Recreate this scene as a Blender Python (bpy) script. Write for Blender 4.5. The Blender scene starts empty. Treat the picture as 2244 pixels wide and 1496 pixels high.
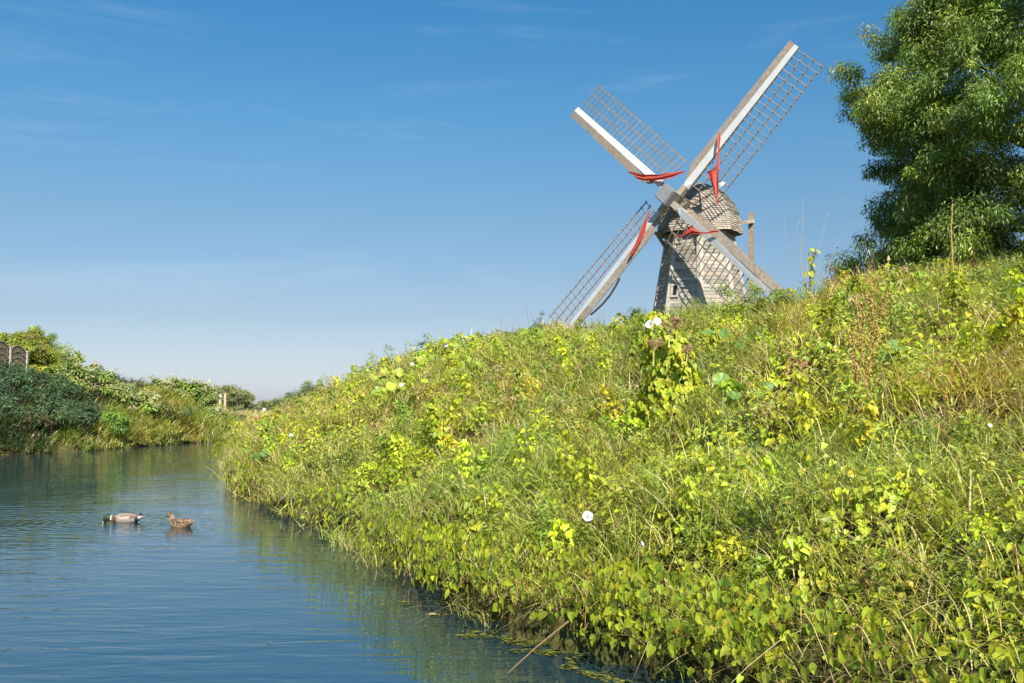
import bpy, math, random
import numpy as np
from math import radians as R_, sin, cos, pi
rng = np.random.default_rng(7)
random.seed(7)
C = bpy.context.scene.collection
SC = bpy.context.scene

# ------------------------------------------------------------------ camera
F = 2182.0                      # focal length in photo pixels (2244 wide)
PIT = math.atan(137 / F)
CAMZ = 1.6
cd = bpy.data.cameras.new('camera'); cd.lens = 36 * F / 2244; cd.sensor_width = 36
cd.clip_end = 8000; cd.clip_start = 0.05
cam = bpy.data.objects.new('camera', cd); C.objects.link(cam)
cam.location = (0, 0, CAMZ); cam.rotation_euler = (pi / 2 + PIT, 0, 0)
SC.camera = cam

# ------------------------------------------------------------------ sky, sun, exposure
SUN_AZ, SUN_EL = 15.0, 40.0     # azimuth to the right of straight behind the camera, elevation
sd = np.array([sin(R_(SUN_AZ)) * cos(R_(SUN_EL)), -cos(R_(SUN_AZ)) * cos(R_(SUN_EL)), sin(R_(SUN_EL))])
W = bpy.data.worlds.new('World'); SC.world = W; W.use_nodes = True
nt = W.node_tree; nt.nodes.clear()
def N(nt, typ, **kw):
    n = nt.nodes.new(typ)
    for k, v in kw.items():
        if k in n.inputs: n.inputs[k].default_value = v
        else: setattr(n, k, v)
    return n
out = N(nt, 'ShaderNodeOutputWorld'); bg = N(nt, 'ShaderNodeBackground'); bg.inputs['Strength'].default_value = 0.0785
sky = N(nt, 'ShaderNodeTexSky'); sky.sky_type = 'NISHITA'; sky.sun_disc = False
sky.sun_elevation = R_(SUN_EL); sky.sun_rotation = math.atan2(sd[0], sd[1])
sky.air_density = 1.0; sky.dust_density = 0.6; sky.ozone_density = 2.2; sky.altitude = 0
tc = N(nt, 'ShaderNodeTexCoord')
mp = N(nt, 'ShaderNodeMapping'); mp.inputs['Scale'].default_value = (1.6, 1.6, 11)
mp.inputs['Rotation'].default_value = (0.05, 0.10, 0.3)
nz = N(nt, 'ShaderNodeTexNoise', Scale=1.7, Detail=7.0, Roughness=0.62, Distortion=0.35)
cr = N(nt, 'ShaderNodeValToRGB'); cr.color_ramp.elements[0].position = 0.52; cr.color_ramp.elements[1].position = 0.86
cr.color_ramp.elements[1].color = (0.24, 0.24, 0.24, 1)
mx = N(nt, 'ShaderNodeMixRGB'); mx.inputs['Color2'].default_value = (5.6, 6.4, 7.2, 1)
L = nt.links.new
L(tc.outputs['Generated'], mp.inputs['Vector']); L(mp.outputs[0], nz.inputs['Vector']); L(nz.outputs['Fac'], cr.inputs['Fac'])
tint = N(nt, 'ShaderNodeMixRGB'); tint.blend_type = 'MULTIPLY'; tint.inputs['Fac'].default_value = 1
sx = N(nt, 'ShaderNodeSeparateXYZ'); L(tc.outputs['Generated'], sx.inputs[0])
tr_ = N(nt, 'ShaderNodeValToRGB'); e = tr_.color_ramp.elements
e[0].position = 0.0; e[0].color = (.70, .76, 1.08, 1); e[1].position = .45; e[1].color = (.24, .80, 1.02, 1)
for z_, c_ in ((.043, (.645, .665, .83)), (.085, (.60, .61, .70)), (.175, (.56, .68, .73)), (.26, (.46, .77, .87)), (.36, (.325, .785, .97))):
    q = e.new(z_); q.color = (*c_, 1)
L(sx.outputs['Z'], tr_.inputs['Fac']); L(tr_.outputs[0], tint.inputs['Color2'])
L(sky.outputs[0], tint.inputs['Color1']); L(tint.outputs[0], mx.inputs['Color1']); L(cr.outputs[0], mx.inputs['Fac'])
L(mx.outputs[0], bg.inputs['Color']); L(bg.outputs[0], out.inputs['Surface'])
ld = bpy.data.lights.new('sun', 'SUN'); ld.energy = 5.0; ld.angle = R_(0.53); ld.color = (1.0, 0.93, 0.80)
sun = bpy.data.objects.new('sun', ld); C.objects.link(sun)
from mathutils import Vector, Matrix
sun.rotation_euler = Vector(tuple(sd)).to_track_quat('Z', 'Y').to_euler(); sun.location = (20, -20, 40)
SC.view_settings.view_transform = 'Standard'; SC.view_settings.look = 'None'
SC.view_settings.exposure = 0.80; SC.view_settings.gamma = 1.0
SC.cycles.max_bounces = 6; SC.cycles.diffuse_bounces = 3; SC.cycles.transmission_bounces = 3; SC.cycles.transparent_max_bounces = 4

# ------------------------------------------------------------------ helpers
def ray(px, py):
    u = (px - 1122) / F; v = (748 - py) / F
    return np.array([u, cos(PIT) - v * sin(PIT), sin(PIT) + v * cos(PIT)])
def at(px, py, Y):
    d = ray(px, py); return np.array([0, 0, CAMZ]) + d * (Y / d[1])

def tag(o, label=None, cat=None, group=None, kind=None):
    if label: o['label'] = label
    if cat: o['category'] = cat
    if group: o['group'] = group
    if kind: o['kind'] = kind
    return o
def empty(name, loc, label, cat, group=None, rz=0):
    o = bpy.data.objects.new(name, None); C.objects.link(o); o.location = tuple(loc); o.rotation_euler = (0, 0, rz)
    o.empty_display_size = 0.2
    return tag(o, label, cat, group)

class G:
    """collects polygons (numpy) with a colour per face; build() links ONE mesh"""
    def __init__(s): s.V = []; s.n = 0; s.L = []; s.S = []; s.C = []
    def add(s, v, faces, col):
        v = np.asarray(v, float).reshape(-1, 3)
        for f in faces:
            s.L.append(np.asarray(f, np.int64) + s.n); s.S.append(np.array([len(f)]))
        c = np.asarray(col, float)
        s.C.append(np.tile(c[:3], (len(faces), 1)) if c.ndim == 1 else c)
        s.V.append(v); s.n += len(v)
    def addn(s, v, farr, col):                      # farr (M,k) indices local, col (M,3) or (3,)
        v = np.asarray(v, float).reshape(-1, 3); farr = np.asarray(farr, np.int64)
        s.L.append((farr + s.n).ravel()); s.S.append(np.full(len(farr), farr.shape[1]))
        c = np.asarray(col, float); s.C.append(np.tile(c[:3], (len(farr), 1)) if c.ndim == 1 else c)
        s.V.append(v); s.n += len(v)
    def inst(s, pv, pf, M, T, col):                 # proto verts, proto faces, (N,3,3), (N,3), (N,3)
        pv = np.asarray(pv, float); Nn = len(T)
        if Nn == 0: return
        v = np.einsum('nij,kj->nki', M, pv) + T[:, None, :]
        k = len(pv); base = (np.arange(Nn) * k)[:, None]
        for sz in (3, 4):
            fs = [f for f in pf if len(f) == sz]
            for f in fs:
                s.L.append((base + np.array(f)[None, :] + s.n).ravel()); s.S.append(np.full(Nn, sz)); s.C.append(col)
        s.V.append(v.reshape(-1, 3)); s.n += Nn * k
    def box(s, c, size, col, M=None):
        x, y, z = np.array(size) / 2
        v = np.array([[-x,-y,-z],[x,-y,-z],[x,y,-z],[-x,y,-z],[-x,-y,z],[x,-y,z],[x,y,z],[-x,y,z]])
        if M is not None: v = v @ np.asarray(M).T
        s.add(v + np.asarray(c), [(0,3,2,1),(4,5,6,7),(0,1,5,4),(1,2,6,5),(2,3,7,6),(3,0,4,7)], col)
    def beam(s, a, b, w, h, col, up=(0, 0, 1), w2=None, h2=None):
        a = np.asarray(a, float); b = np.asarray(b, float); d = b - a; d /= np.linalg.norm(d)
        up = np.asarray(up, float); x = np.cross(d, up)
        if np.linalg.norm(x) < 1e-3: x = np.cross(d, (1, 0, 0))
        x /= np.linalg.norm(x); y = np.cross(x, d); w2 = w2 or w; h2 = h2 or h
        v = [a - x*w/2 - y*h/2, a + x*w/2 - y*h/2, a + x*w/2 + y*h/2, a - x*w/2 + y*h/2,
             b - x*w2/2 - y*h2/2, b + x*w2/2 - y*h2/2, b + x*w2/2 + y*h2/2, b - x*w2/2 + y*h2/2]
        s.add(v, [(0,3,2,1),(4,5,6,7),(0,1,5,4),(1,2,6,5),(2,3,7,6),(3,0,4,7)], col)
    def tube(s, pts, rad, col, k=6):
        pts = np.asarray(pts, float); n = len(pts); rad = np.broadcast_to(rad, (n,))
        vs = []
        for i in range(n):
            d = pts[min(i+1, n-1)] - pts[max(i-1, 0)]; d /= (np.linalg.norm(d) + 1e-9)
            ref = np.array([0, 0, 1.]) if abs(d[2]) < .9 else np.array([1., 0, 0])
            x = np.cross(d, ref); x /= np.linalg.norm(x); y = np.cross(d, x)
            for j in range(k):
                a = 2*pi*j/k; vs.append(pts[i] + rad[i]*(x*cos(a) + y*sin(a)))
        f = [(i*k+j, i*k+(j+1) % k, (i+1)*k+(j+1) % k, (i+1)*k+j) for i in range(n-1) for j in range(k)]
        s.add(vs, f + [tuple(range(k))[::-1], tuple((n-1)*k + j for j in range(k))], col)
    def build(s, name, mat, parent=None, smooth=False, loc=None):
        V = np.concatenate(s.V); Lp = np.concatenate(s.L); S = np.concatenate(s.S); Cc = np.concatenate(s.C)
        if loc is not None: V = V - np.asarray(loc)
        me = bpy.data.meshes.new(name)
        me.vertices.add(len(V)); me.vertices.foreach_set('co', V.astype(np.float32).ravel())
        me.loops.add(len(Lp)); me.loops.foreach_set('vertex_index', Lp.astype(np.int32))
        me.polygons.add(len(S)); st = np.zeros(len(S), np.int32); st[1:] = np.cumsum(S)[:-1]
        me.polygons.foreach_set('loop_start', st); me.polygons.foreach_set('loop_total', S.astype(np.int32))
        me.polygons.foreach_set('use_smooth', np.full(len(S), bool(smooth)))
        at_ = me.attributes.new('col', 'FLOAT_COLOR', 'FACE')
        at_.data.foreach_set('color', np.c_[Cc, np.ones(len(Cc))].astype(np.float32).ravel())
        me.update(calc_edges=True); me.validate()
        me.materials.append(mat)
        o = bpy.data.objects.new(name, me); C.objects.link(o)
        if parent: o.parent = parent
        if loc is not None: o.location = tuple(loc)
        return o

# value noise ---------------------------------------------------------
_tab = rng.random((256, 256))
def vn(x, y, s=1.0, o=0.0):
    x = np.asarray(x, float) / s + 37.7 + o * 5.1; y = np.asarray(y, float) / s + 91.3 + o * 3.7
    xi = np.floor(x).astype(int); yi = np.floor(y).astype(int); fx = x - xi; fy = y - yi
    fx = fx*fx*(3-2*fx); fy = fy*fy*(3-2*fy)
    a = _tab[xi % 256, yi % 256]; b = _tab[(xi+1) % 256, yi % 256]; c = _tab[xi % 256, (yi+1) % 256]; d = _tab[(xi+1) % 256, (yi+1) % 256]
    return (a*(1-fx)+b*fx)*(1-fy) + (c*(1-fx)+d*fx)*fy
def fbm(x, y, s, o=0): return (vn(x, y, s, o) + .5*vn(x, y, s/2.1, o+3) + .25*vn(x, y, s/4.3, o+7)) / 1.75
def sstep(a, b, x): t = np.clip((x-a)/(b-a), 0, 1); return t*t*(3-2*t)

# ------------------------------------------------------------------ materials
def mat_new(name):
    m = bpy.data.materials.new(name); m.use_nodes = True; m.node_tree.nodes.clear(); return m, m.node_tree
def foliage_mat(name, trans=0.4, gloss=0.06, rough=0.45, tcol=(1.25, 1.15, 0.55), var=0.25, scale=9):
    m, nt = mat_new(name); L = nt.links.new
    o = N(nt, 'ShaderNodeOutputMaterial'); a = N(nt, 'ShaderNodeAttribute'); a.attribute_name = 'col'
    tcd = N(nt, 'ShaderNodeTexCoord'); nz = N(nt, 'ShaderNodeTexNoise', Scale=float(scale), Detail=4.0, Roughness=.7)
    L(tcd.outputs['Object'], nz.inputs['Vector'])
    mr = N(nt, 'ShaderNodeMapRange'); mr.inputs['To Min'].default_value = 1-var; mr.inputs['To Max'].default_value = 1+var
    L(nz.outputs['Fac'], mr.inputs['Value'])
    mu = N(nt, 'ShaderNodeVectorMath'); mu.operation = 'SCALE'; L(a.outputs['Color'], mu.inputs[0]); L(mr.outputs[0], mu.inputs['Scale'])
    tm = N(nt, 'ShaderNodeVectorMath'); tm.operation = 'MULTIPLY'; tm.inputs[1].default_value = tcol; L(mu.outputs[0], tm.inputs[0])
    d = N(nt, 'ShaderNodeBsdfDiffuse'); t = N(nt, 'ShaderNodeBsdfTranslucent'); g = N(nt, 'ShaderNodeBsdfGlossy'); g.inputs['Roughness'].default_value = rough
    L(mu.outputs[0], d.inputs['Color']); L(tm.outputs[0], t.inputs['Color']); g.inputs['Color'].default_value = (1, 1, 1, 1)
    m1 = N(nt, 'ShaderNodeMixShader'); m1.inputs[0].default_value = trans; L(d.outputs[0], m1.inputs[1]); L(t.outputs[0], m1.inputs[2])
    m2 = N(nt, 'ShaderNodeMixShader'); m2.inputs[0].default_value = gloss; L(m1.outputs[0], m2.inputs[1]); L(g.outputs[0], m2.inputs[2])
    L(m2.outputs[0], o.inputs['Surface']); return m
def solid_mat(name, rough=0.7, scale=(6, 6, 6), var=0.3, fine=0.0, bump=0.0, metallic=0.0, spec=0.3):
    """attribute colour x streaky noise"""
    m, nt = mat_new(name); L = nt.links.new
    o = N(nt, 'ShaderNodeOutputMaterial'); a = N(nt, 'ShaderNodeAttribute'); a.attribute_name = 'col'
    tcd = N(nt, 'ShaderNodeTexCoord'); mp = N(nt, 'ShaderNodeMapping'); mp.inputs['Scale'].default_value = scale
    nz = N(nt, 'ShaderNodeTexNoise', Scale=1.0, Detail=6.0, Roughness=0.65)
    L(tcd.outputs['Object'], mp.inputs['Vector']); L(mp.outputs[0], nz.inputs['Vector'])
    mr = N(nt, 'ShaderNodeMapRange'); mr.inputs['From Min'].default_value = .3; mr.inputs['From Max'].default_value = .7
    mr.inputs['To Min'].default_value = 1-var; mr.inputs['To Max'].default_value = 1+var
    L(nz.outputs['Fac'], mr.inputs['Value'])
    mu = N(nt, 'ShaderNodeVectorMath'); mu.operation = 'SCALE'; L(a.outputs['Color'], mu.inputs[0]); L(mr.outputs[0], mu.inputs['Scale'])
    p = N(nt, 'ShaderNodeBsdfPrincipled'); p.inputs['Roughness'].default_value = rough; p.inputs['Metallic'].default_value = metallic
    p.inputs['Specular IOR Level'].default_value = spec
    L(mu.outputs[0], p.inputs['Base Color'])
    if bump:
        b = N(nt, 'ShaderNodeBump'); b.inputs['Strength'].default_value = bump; b.inputs['Distance'].default_value = .02
        L(nz.outputs['Fac'], b.inputs['Height']); L(b.outputs[0], p.inputs['Normal'])
    L(p.outputs[0], o.inputs['Surface']); return m
M_LEAF = foliage_mat('leaf', .38, .02, .45, (1.15, 1.1, .6), .45, 30)
M_GRASS = foliage_mat('grass_blade', .38, .03, .5, (1.15, 1.1, .6))
M_TREE = foliage_mat('tree_leaf', .32, .04, .42, (1.2, 1.25, .45), scale=1.2)
M_BUSH = foliage_mat('bush_leaf', .30, .02, .5, (1.15, 1.15, .55), scale=2)
M_PETAL = foliage_mat('petal', .4, .03, .5, (1, 1, 1), .05)
M_CLOTH = foliage_mat('red_canvas', .25, .02, .7, (1, .8, .8), .12, 5)
M_WOODV = solid_mat('weathered_wood_boards', .85, (3, 3, 26), .32, bump=.3)
M_WOODB = solid_mat('weathered_beam', .85, (9, 9, 9), .28, bump=.2)
M_PAINT = solid_mat('white_weathered_paint', .55, (4, 4, 4), .08, bump=.06)
M_METAL = solid_mat('grey_zinc', .5, (5, 5, 5), .22, metallic=.0, spec=.5)
M_BARK = solid_mat('bark', .9, (5, 5, 2), .3, bump=.4)
M_STEM = solid_mat('plant_stem', .7, (8, 8, 8), .2)
M_DUCK = solid_mat('plumage', .65, (60, 60, 60), .28)
M_CONC = solid_mat('concrete', .85, (12, 12, 12), .15, bump=.2)
M_GLASS = solid_mat('dark_glass', .15, (3, 3, 3), .1, spec=.5)

# ------------------------------------------------------------------ terrain
WR = np.array([(9,-40),(5,-6),(3.3,0),(2.35,3.6),(1.15,5.75),(0.0,7.1),(-1.05,9.4),(-2.4,12.6),(-3.35,14.6),(-4.75,17.4),(-6.8,24),(-8.7,31),(-9.8,35),(-10.3,38.5),
               (-9.4,44),(-5,50),(5,56),(30,62),(120,72)], float)
WL = np.array([(-5,-40),(-7,-10),(-12,6),(-17,18),(-17.8,26),(-16.5,31),(-14.6,33.6),(-14.2,37),(-13.1,41.5),(-11.9,47),(-8,54),(4,61),(30,68),(120,79)], float)
def pdist(P, poly):
    best = np.full(len(P), 1e9)
    for a, b in zip(poly[:-1], poly[1:]):
        ab = b - a; t = np.clip(((P - a) @ ab) / (ab @ ab), 0, 1)
        q = a + t[:, None]*ab; best = np.minimum(best, np.hypot(*(P - q).T))
    return best
def inside(P, poly):
    x, y = P.T; r = np.zeros(len(P), bool); n = len(poly)
    for i in range(n):
        x1, y1 = poly[i]; x2, y2 = poly[(i+1) % n]
        if y1 == y2: continue
        c = ((y1 > y) != (y2 > y)) & (x < (x2-x1)*(y-y1)/(y2-y1)+x1); r ^= c
    return r
PR = np.vstack([WR, [(120, -40)]]); 
PL = np.vstack([WL, [(9000, 100), (9000, 9000), (-9000, 9000), (-9000, -9000), (-5, -9000)]])
PR = np.vstack([WR, [(9000, 90), (9000, -9000), (9, -9000)]])
def sdR(P):
    d = pdist(P, WR); return np.where(inside(P, PR), d, -d)
def sdL(P):
    d = pdist(P, WL); return np.where(inside(P, PL), d, -d)
def wob(x, y): return .22*(vn(x, y, .9, 1)-.5) + .35*(vn(x, y, 2.7, 2)-.5)
def height(x, y):
    x = np.asarray(x, float); y = np.asarray(y, float); P = np.c_[x.ravel(), y.ravel()]
    dr = sdR(P) + wob(P[:, 0], P[:, 1]); dl = sdL(P) + wob(P[:, 0]+9, P[:, 1])
    X, Y = P.T
    H = 2.90 + .30*sstep(20, 29, Y)*sstep(4.5, 1.5, X) - 2.55*sstep(30.5, 39.5, Y)*sstep(3, -1, X) - 1.8*sstep(44, 60, Y)*sstep(-1, 3, X) - 1.5*sstep(60, 200, X)
    lin = .22 + (.41 + .075*sstep(20, 29, Y) - .03*sstep(31, 36, Y))*dr
    hr = np.where(dr > 0, np.minimum(lin, H - .25*np.exp(-np.maximum(lin-H, 0)*2)), 0)
    k = .35; hr = np.where(dr > 0, -np.log(np.exp(-lin/k) + np.exp(-H/k))*k, 0)
    hr = hr + .18*(fbm(X, Y, 2.2, 4)-.5)*np.clip(dr, 0, 1)
    HL = 2.15 - 1.4*sstep(44, 52, Y)
    linl = .25 + .6*dl
    hl = np.where(dl > 0, -np.log(np.exp(-linl/k) + np.exp(-HL/k))*k, 0) + .2*(fbm(X, Y, 2.5, 5)-.5)*np.clip(dl, 0, 1)
    er = sstep(-.12, .06, dr); el = sstep(-.3, .1, dl)
    bed = -.9 
    h = np.where(dr > dl, bed + er*(np.maximum(hr, .12) - bed), bed + el*(np.maximum(hl, .1) - bed))
    return h.reshape(x.shape)
def gnorm(x, y):
    e = .25; hx = (height(x+e, y) - height(x-e, y))/(2*e); hy = (height(x, y+e) - height(x, y-e))/(2*e)
    n = np.c_[-hx, -hy, np.ones_like(hx)]; return n / np.linalg.norm(n, axis=1)[:, None]
def hit(px, py, ymax=33):
    """where the line of sight through a photo pixel meets the ground of the near bank (just below its skyline if it passes above)"""
    for _ in range(60):
        b = hit1(px, py, ymax)
        if b is not None: return b
        py += 3
def hit1(px, py, ymax):
    d = ray(px, py); ys = np.arange(3, ymax, .05); P = np.array([0, 0, CAMZ])[None] + d[None]*(ys/d[1])[:, None]
    h = height(P[:, 0], P[:, 1]); k = np.nonzero(P[:, 2] < np.maximum(h, 0))[0]
    if not len(k): return None
    i = k[0]
    return np.array([P[i, 0], P[i, 1], max(h[i], 0)])

def geo(a, b, n): return list(np.geomspace(a, b, n))
fx = np.arange(-26, 20.01, .28); xs = np.array(sorted([-v for v in geo(26.5, 6000, 26)] + list(fx) + geo(20.5, 6000, 26)))
fy = np.arange(0, 66, .3); ys = np.array(sorted([-v for v in geo(.5, 6000, 24)] + list(fy) + geo(66.5, 6000, 26)))
XX, YY = np.meshgrid(xs, ys); ZZ = height(XX, YY)
nx, ny = len(xs), len(ys)
g = G(); idx = np.arange(nx*ny).reshape(ny, nx)
g.addn(np.c_[XX.ravel(), YY.ravel(), ZZ.ravel()], np.c_[idx[:-1, :-1].ravel(), idx[:-1, 1:].ravel(), idx[1:, 1:].ravel(), idx[1:, :-1].ravel()], (.1, .1, .05))
m, nt = mat_new('earth_and_turf'); L = nt.links.new
o = N(nt, 'ShaderNodeOutputMaterial'); p = N(nt, 'ShaderNodeBsdfPrincipled', Roughness=.95)
p.inputs['Specular IOR Level'].default_value = .1
t_ = N(nt, 'ShaderNodeTexCoord'); n1 = N(nt, 'ShaderNodeTexNoise', Scale=.35, Detail=8.0, Roughness=.7); n2 = N(nt, 'ShaderNodeTexNoise', Scale=9.0, Detail=5.0)
L(t_.outputs['Object'], n1.inputs['Vector']); L(t_.outputs['Object'], n2.inputs['Vector'])
c1 = N(nt, 'ShaderNodeValToRGB'); c1.color_ramp.elements[0].position = .38; c1.color_ramp.elements[0].color = (.075, .10, .028, 1)
c1.color_ramp.elements[1].position = .62; c1.color_ramp.elements[1].color = (.20, .18, .07, 1)
c2 = N(nt, 'ShaderNodeValToRGB'); c2.color_ramp.elements[0].color = (.35, .3, .25, 1); c2.color_ramp.elements[0].position = .3; c2.color_ramp.elements[1].color = (1.2, 1.2, 1.2, 1)
mm = N(nt, 'ShaderNodeMixRGB'); mm.blend_type = 'MULTIPLY'; mm.inputs['Fac'].default_value = 1
L(n1.outputs['Fac'], c1.inputs['Fac']); L(n2.outputs['Fac'], c2.inputs['Fac']); L(c1.outputs[0], mm.inputs['Color1']); L(c2.outputs[0], mm.inputs['Color2'])
L(mm.outputs[0], p.inputs['Base Color'])
bp = N(nt, 'ShaderNodeBump', Strength=.8, Distance=.08); L(n2.outputs['Fac'], bp.inputs['Height']); L(bp.outputs[0], p.inputs['Normal'])
L(p.outputs[0], o.inputs['Surface'])
tag(g.build('ground', m, smooth=True), kind='structure')

# ------------------------------------------------------------------ water
DRAKE = at(276, 1142, 1.6*F/(1141-885)); DRAKE[2] = 0
HEN = at(395, 1152, 1.6*F/(1151-885)); HEN[2] = 0
m, nt = mat_new('river_water'); L = nt.links.new
o = N(nt, 'ShaderNodeOutputMaterial'); p = N(nt, 'ShaderNodeBsdfPrincipled', Roughness=.015)
p.inputs['IOR'].default_value = 2.25; p.inputs['Base Color'].default_value = (.016, .041, .055, 1)
t_ = N(nt, 'ShaderNodeTexCoord')
def wnoise(scale, stretch, rot, detail, dist=0.0):
    mp = N(nt, 'ShaderNodeMapping'); mp.inputs['Scale'].default_value = stretch; mp.inputs['Rotation'].default_value = (0, 0, rot)
    n = N(nt, 'ShaderNodeTexNoise', Scale=scale, Detail=detail, Roughness=.5, Distortion=dist)
    L(t_.outputs['Object'], mp.inputs['Vector']); L(mp.outputs[0], n.inputs['Vector']); return n
wa = wnoise(3.2, (.45, 1.6, 1), .25, 3.0, .4); wb = wnoise(9.0, (.5, 1.3, 1), -.3, 2.0, .2); wc = wnoise(.55, (1, 1, 1), 0, 2.0)
def ring(cx, cy, wl, rad):
    v = N(nt, 'ShaderNodeVectorMath'); v.operation = 'SUBTRACT'; v.inputs[1].default_value = (cx, cy, 0); L(t_.outputs['Object'], v.inputs[0])
    ln = N(nt, 'ShaderNodeVectorMath'); ln.operation = 'LENGTH'; L(v.outputs[0], ln.inputs[0])
    a = N(nt, 'ShaderNodeMath'); a.operation = 'MULTIPLY'; a.inputs[1].default_value = 2*pi/wl; L(ln.outputs['Value'], a.inputs[0])
    s = N(nt, 'ShaderNodeMath'); s.operation = 'SINE'; L(a.outputs[0], s.inputs[0])
    f = N(nt, 'ShaderNodeMapRange'); f.inputs['From Max'].default_value = rad; f.inputs['To Min'].default_value = 1; f.inputs['To Max'].default_value = 0; L(ln.outputs['Value'], f.inputs['Value'])
    f2 = N(nt, 'ShaderNodeMath'); f2.operation = 'POWER'; f2.inputs[1].default_value = 2; L(f.outputs[0], f2.inputs[0])
    q = N(nt, 'ShaderNodeMath'); q.operation = 'MULTIPLY'; L(s.outputs[0], q.inputs[0]); L(f2.outputs[0], q.inputs[1]); return q
def madd(a, b, k):
    q = N(nt, 'ShaderNodeMath'); q.operation = 'MULTIPLY_ADD'; L(a, q.inputs[0]); q.inputs[1].default_value = k
    if b is None: q.inputs[2].default_value = 0
    else: L(b, q.inputs[2])
    return q.outputs[0]
s0 = madd(wa.outputs['Fac'], None, .0115); s1 = madd(wb.outputs['Fac'], s0, .0024); 
mask = N(nt, 'ShaderNodeMapRange'); mask.inputs['From Min'].default_value = .3; mask.inputs['From Max'].default_value = .7; mask.inputs['To Min'].default_value = .35; mask.inputs['To Max'].default_value = 1.15
L(wc.outputs['Fac'], mask.inputs['Value'])
mq = N(nt, 'ShaderNodeMath'); mq.operation = 'MULTIPLY'; L(s1, mq.inputs[0]); L(mask.outputs[0], mq.inputs[1])
s2 = madd(ring(DRAKE[0]-.24, DRAKE[1], .16, 2.3).outputs[0], mq.outputs[0], .0035)
s3 = madd(ring(HEN[0], HEN[1], .2, 1.6).outputs[0], s2, .0015)
bp = N(nt, 'ShaderNodeBump', Strength=1.0, Distance=1.0); L(s3, bp.inputs['Height']); L(bp.outputs[0], p.inputs['Normal'])
L(p.outputs[0], o.inputs['Surface'])
g = G(); gx = np.linspace(-60, 125, 40); gy = np.linspace(-45, 95, 40); A, B = np.meshgrid(gx, gy); idx = np.arange(1600).reshape(40, 40)
g.addn(np.c_[A.ravel(), B.ravel(), 0*A.ravel()], np.c_[idx[:-1, :-1].ravel(), idx[:-1, 1:].ravel(), idx[1:, 1:].ravel(), idx[1:, :-1].ravel()], (.02, .03, .03))
tag(g.build('water', m), kind='structure')

# ------------------------------------------------------------------ windmill
HUB = np.array([5.5615, 34.0, 8.6612]); NV = np.array([-.65723, -.73237, .17798]); NV /= np.linalg.norm(NV)
UV = np.array([.74425, -.66790, 0]); WV = np.cross(UV, NV); WV *= np.sign(WV[2]); PH = R_(48.4); RS = 6.31
TC = np.array([6.72, 35.35]); Z0 = 2.9
mill = empty('windmill', (TC[0], TC[1], Z0), 'weathered octagonal timber windmill with four white-edged lattice sails standing on the grassy bank', 'windmill')
ML = (TC[0], TC[1], Z0)
def mb(g, name, mat, parent=mill, **k):
    """children keep world-space placement through the mill's empty"""
    for i in range(len(g.V)): g.V[i] = g.V[i] - np.array(ML)
    return g.build(name, mat, parent, **k)
view = math.atan2(-TC[0], -TC[1])   # direction from tower to camera (x, y)
def octp(r, z, k, off=0.0):          # vertex k (0 faces camera)
    a = math.atan2(-TC[1], -TC[0]) + k*pi/4
    return np.array([TC[0] + r*cos(a), TC[1] + r*sin(a), z])
ZT = 7.72
def tr(z): return 2.0 + (1.18-2.0)*((z-Z0)/(ZT-Z0))**.93
def woodc(base, v=.18): 
    f = 1 + random.uniform(-v, v); h = random.uniform(-.05, .05)
    return np.array(base)*f*np.array([1+h, 1, 1-h])
WB = (.31, .28, .24)
g = G()
g.add([octp(tr(Z0)-.03, Z0-.3, k) for k in range(8)] + [octp(tr(ZT)-.03, ZT, k) for k in range(8)],
      [(k, (k+1) % 8, 8+(k+1) % 8, 8+k) for k in range(8)], (.12, .10, .08))
bh = .135; z = Z0
while z < ZT - .05:
    z2 = min(z+bh, ZT)
    for k in range(8):
        a0, b0 = octp(tr(z)+.022, z, k), octp(tr(z)+.022, z, k+1); a1, b1 = octp(tr(z2)+.002, z2+.012, k), octp(tr(z2)+.002, z2+.012, k+1)
        cuts = [0] + ([random.uniform(.2, .8)] if random.random() < .45 else []) + [1]
        nrm = np.cross(b0-a0, a1-a0); nrm /= np.linalg.norm(nrm); nrm *= np.sign(nrm[:2] @ (a0[:2]-TC)) 
        for c0, c1 in zip(cuts[:-1], cuts[1:]):
            j = random.uniform(-.006, .008); dz = random.uniform(-.008, .008); 
            P = [a0+(b0-a0)*(c0+.002), a0+(b0-a0)*(c1-.002), a1+(b1-a1)*(c1-.002), a1+(b1-a1)*(c0+.002)]
            P = [q + nrm*j + np.array([0, 0, dz if i < 2 else 0]) for i, q in enumerate(P)]
            Q = [P[0]-nrm*.03, P[1]-nrm*.03]
            g.add(P+Q, [(0, 1, 2, 3), (4, 5, 1, 0)], woodc(WB, .27))
    z = z2
mb(g, 'tower_wall', M_WOODV)
for k in range(8):
    g = G(); a = octp(tr(Z0)+.05, Z0, k); b = octp(tr(ZT)+.04, ZT-.1, k)
    rad = (a[:2]-TC)/np.linalg.norm(a[:2]-TC); 
    for s in (-1, 1):
        t = octp(tr(Z0), Z0, k+s)[:2] - a[:2]; t /= np.linalg.norm(t); t3 = np.array([t[0], t[1], 0])*.13
        o3 = np.array([rad[0], rad[1], 0])
        g.add([a, a+t3, b+t3*.9, b, a-o3*.05, a+t3-o3*.05, b+t3*.9-o3*.05, b-o3*.05],
              [(0,1,2,3),(1,5,6,2),(4,0,3,7),(3,2,6,7),(0,4,5,1)], woodc((.42,.375,.32), .08))
    mb(g, 'corner_board', M_WOODB)
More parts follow.
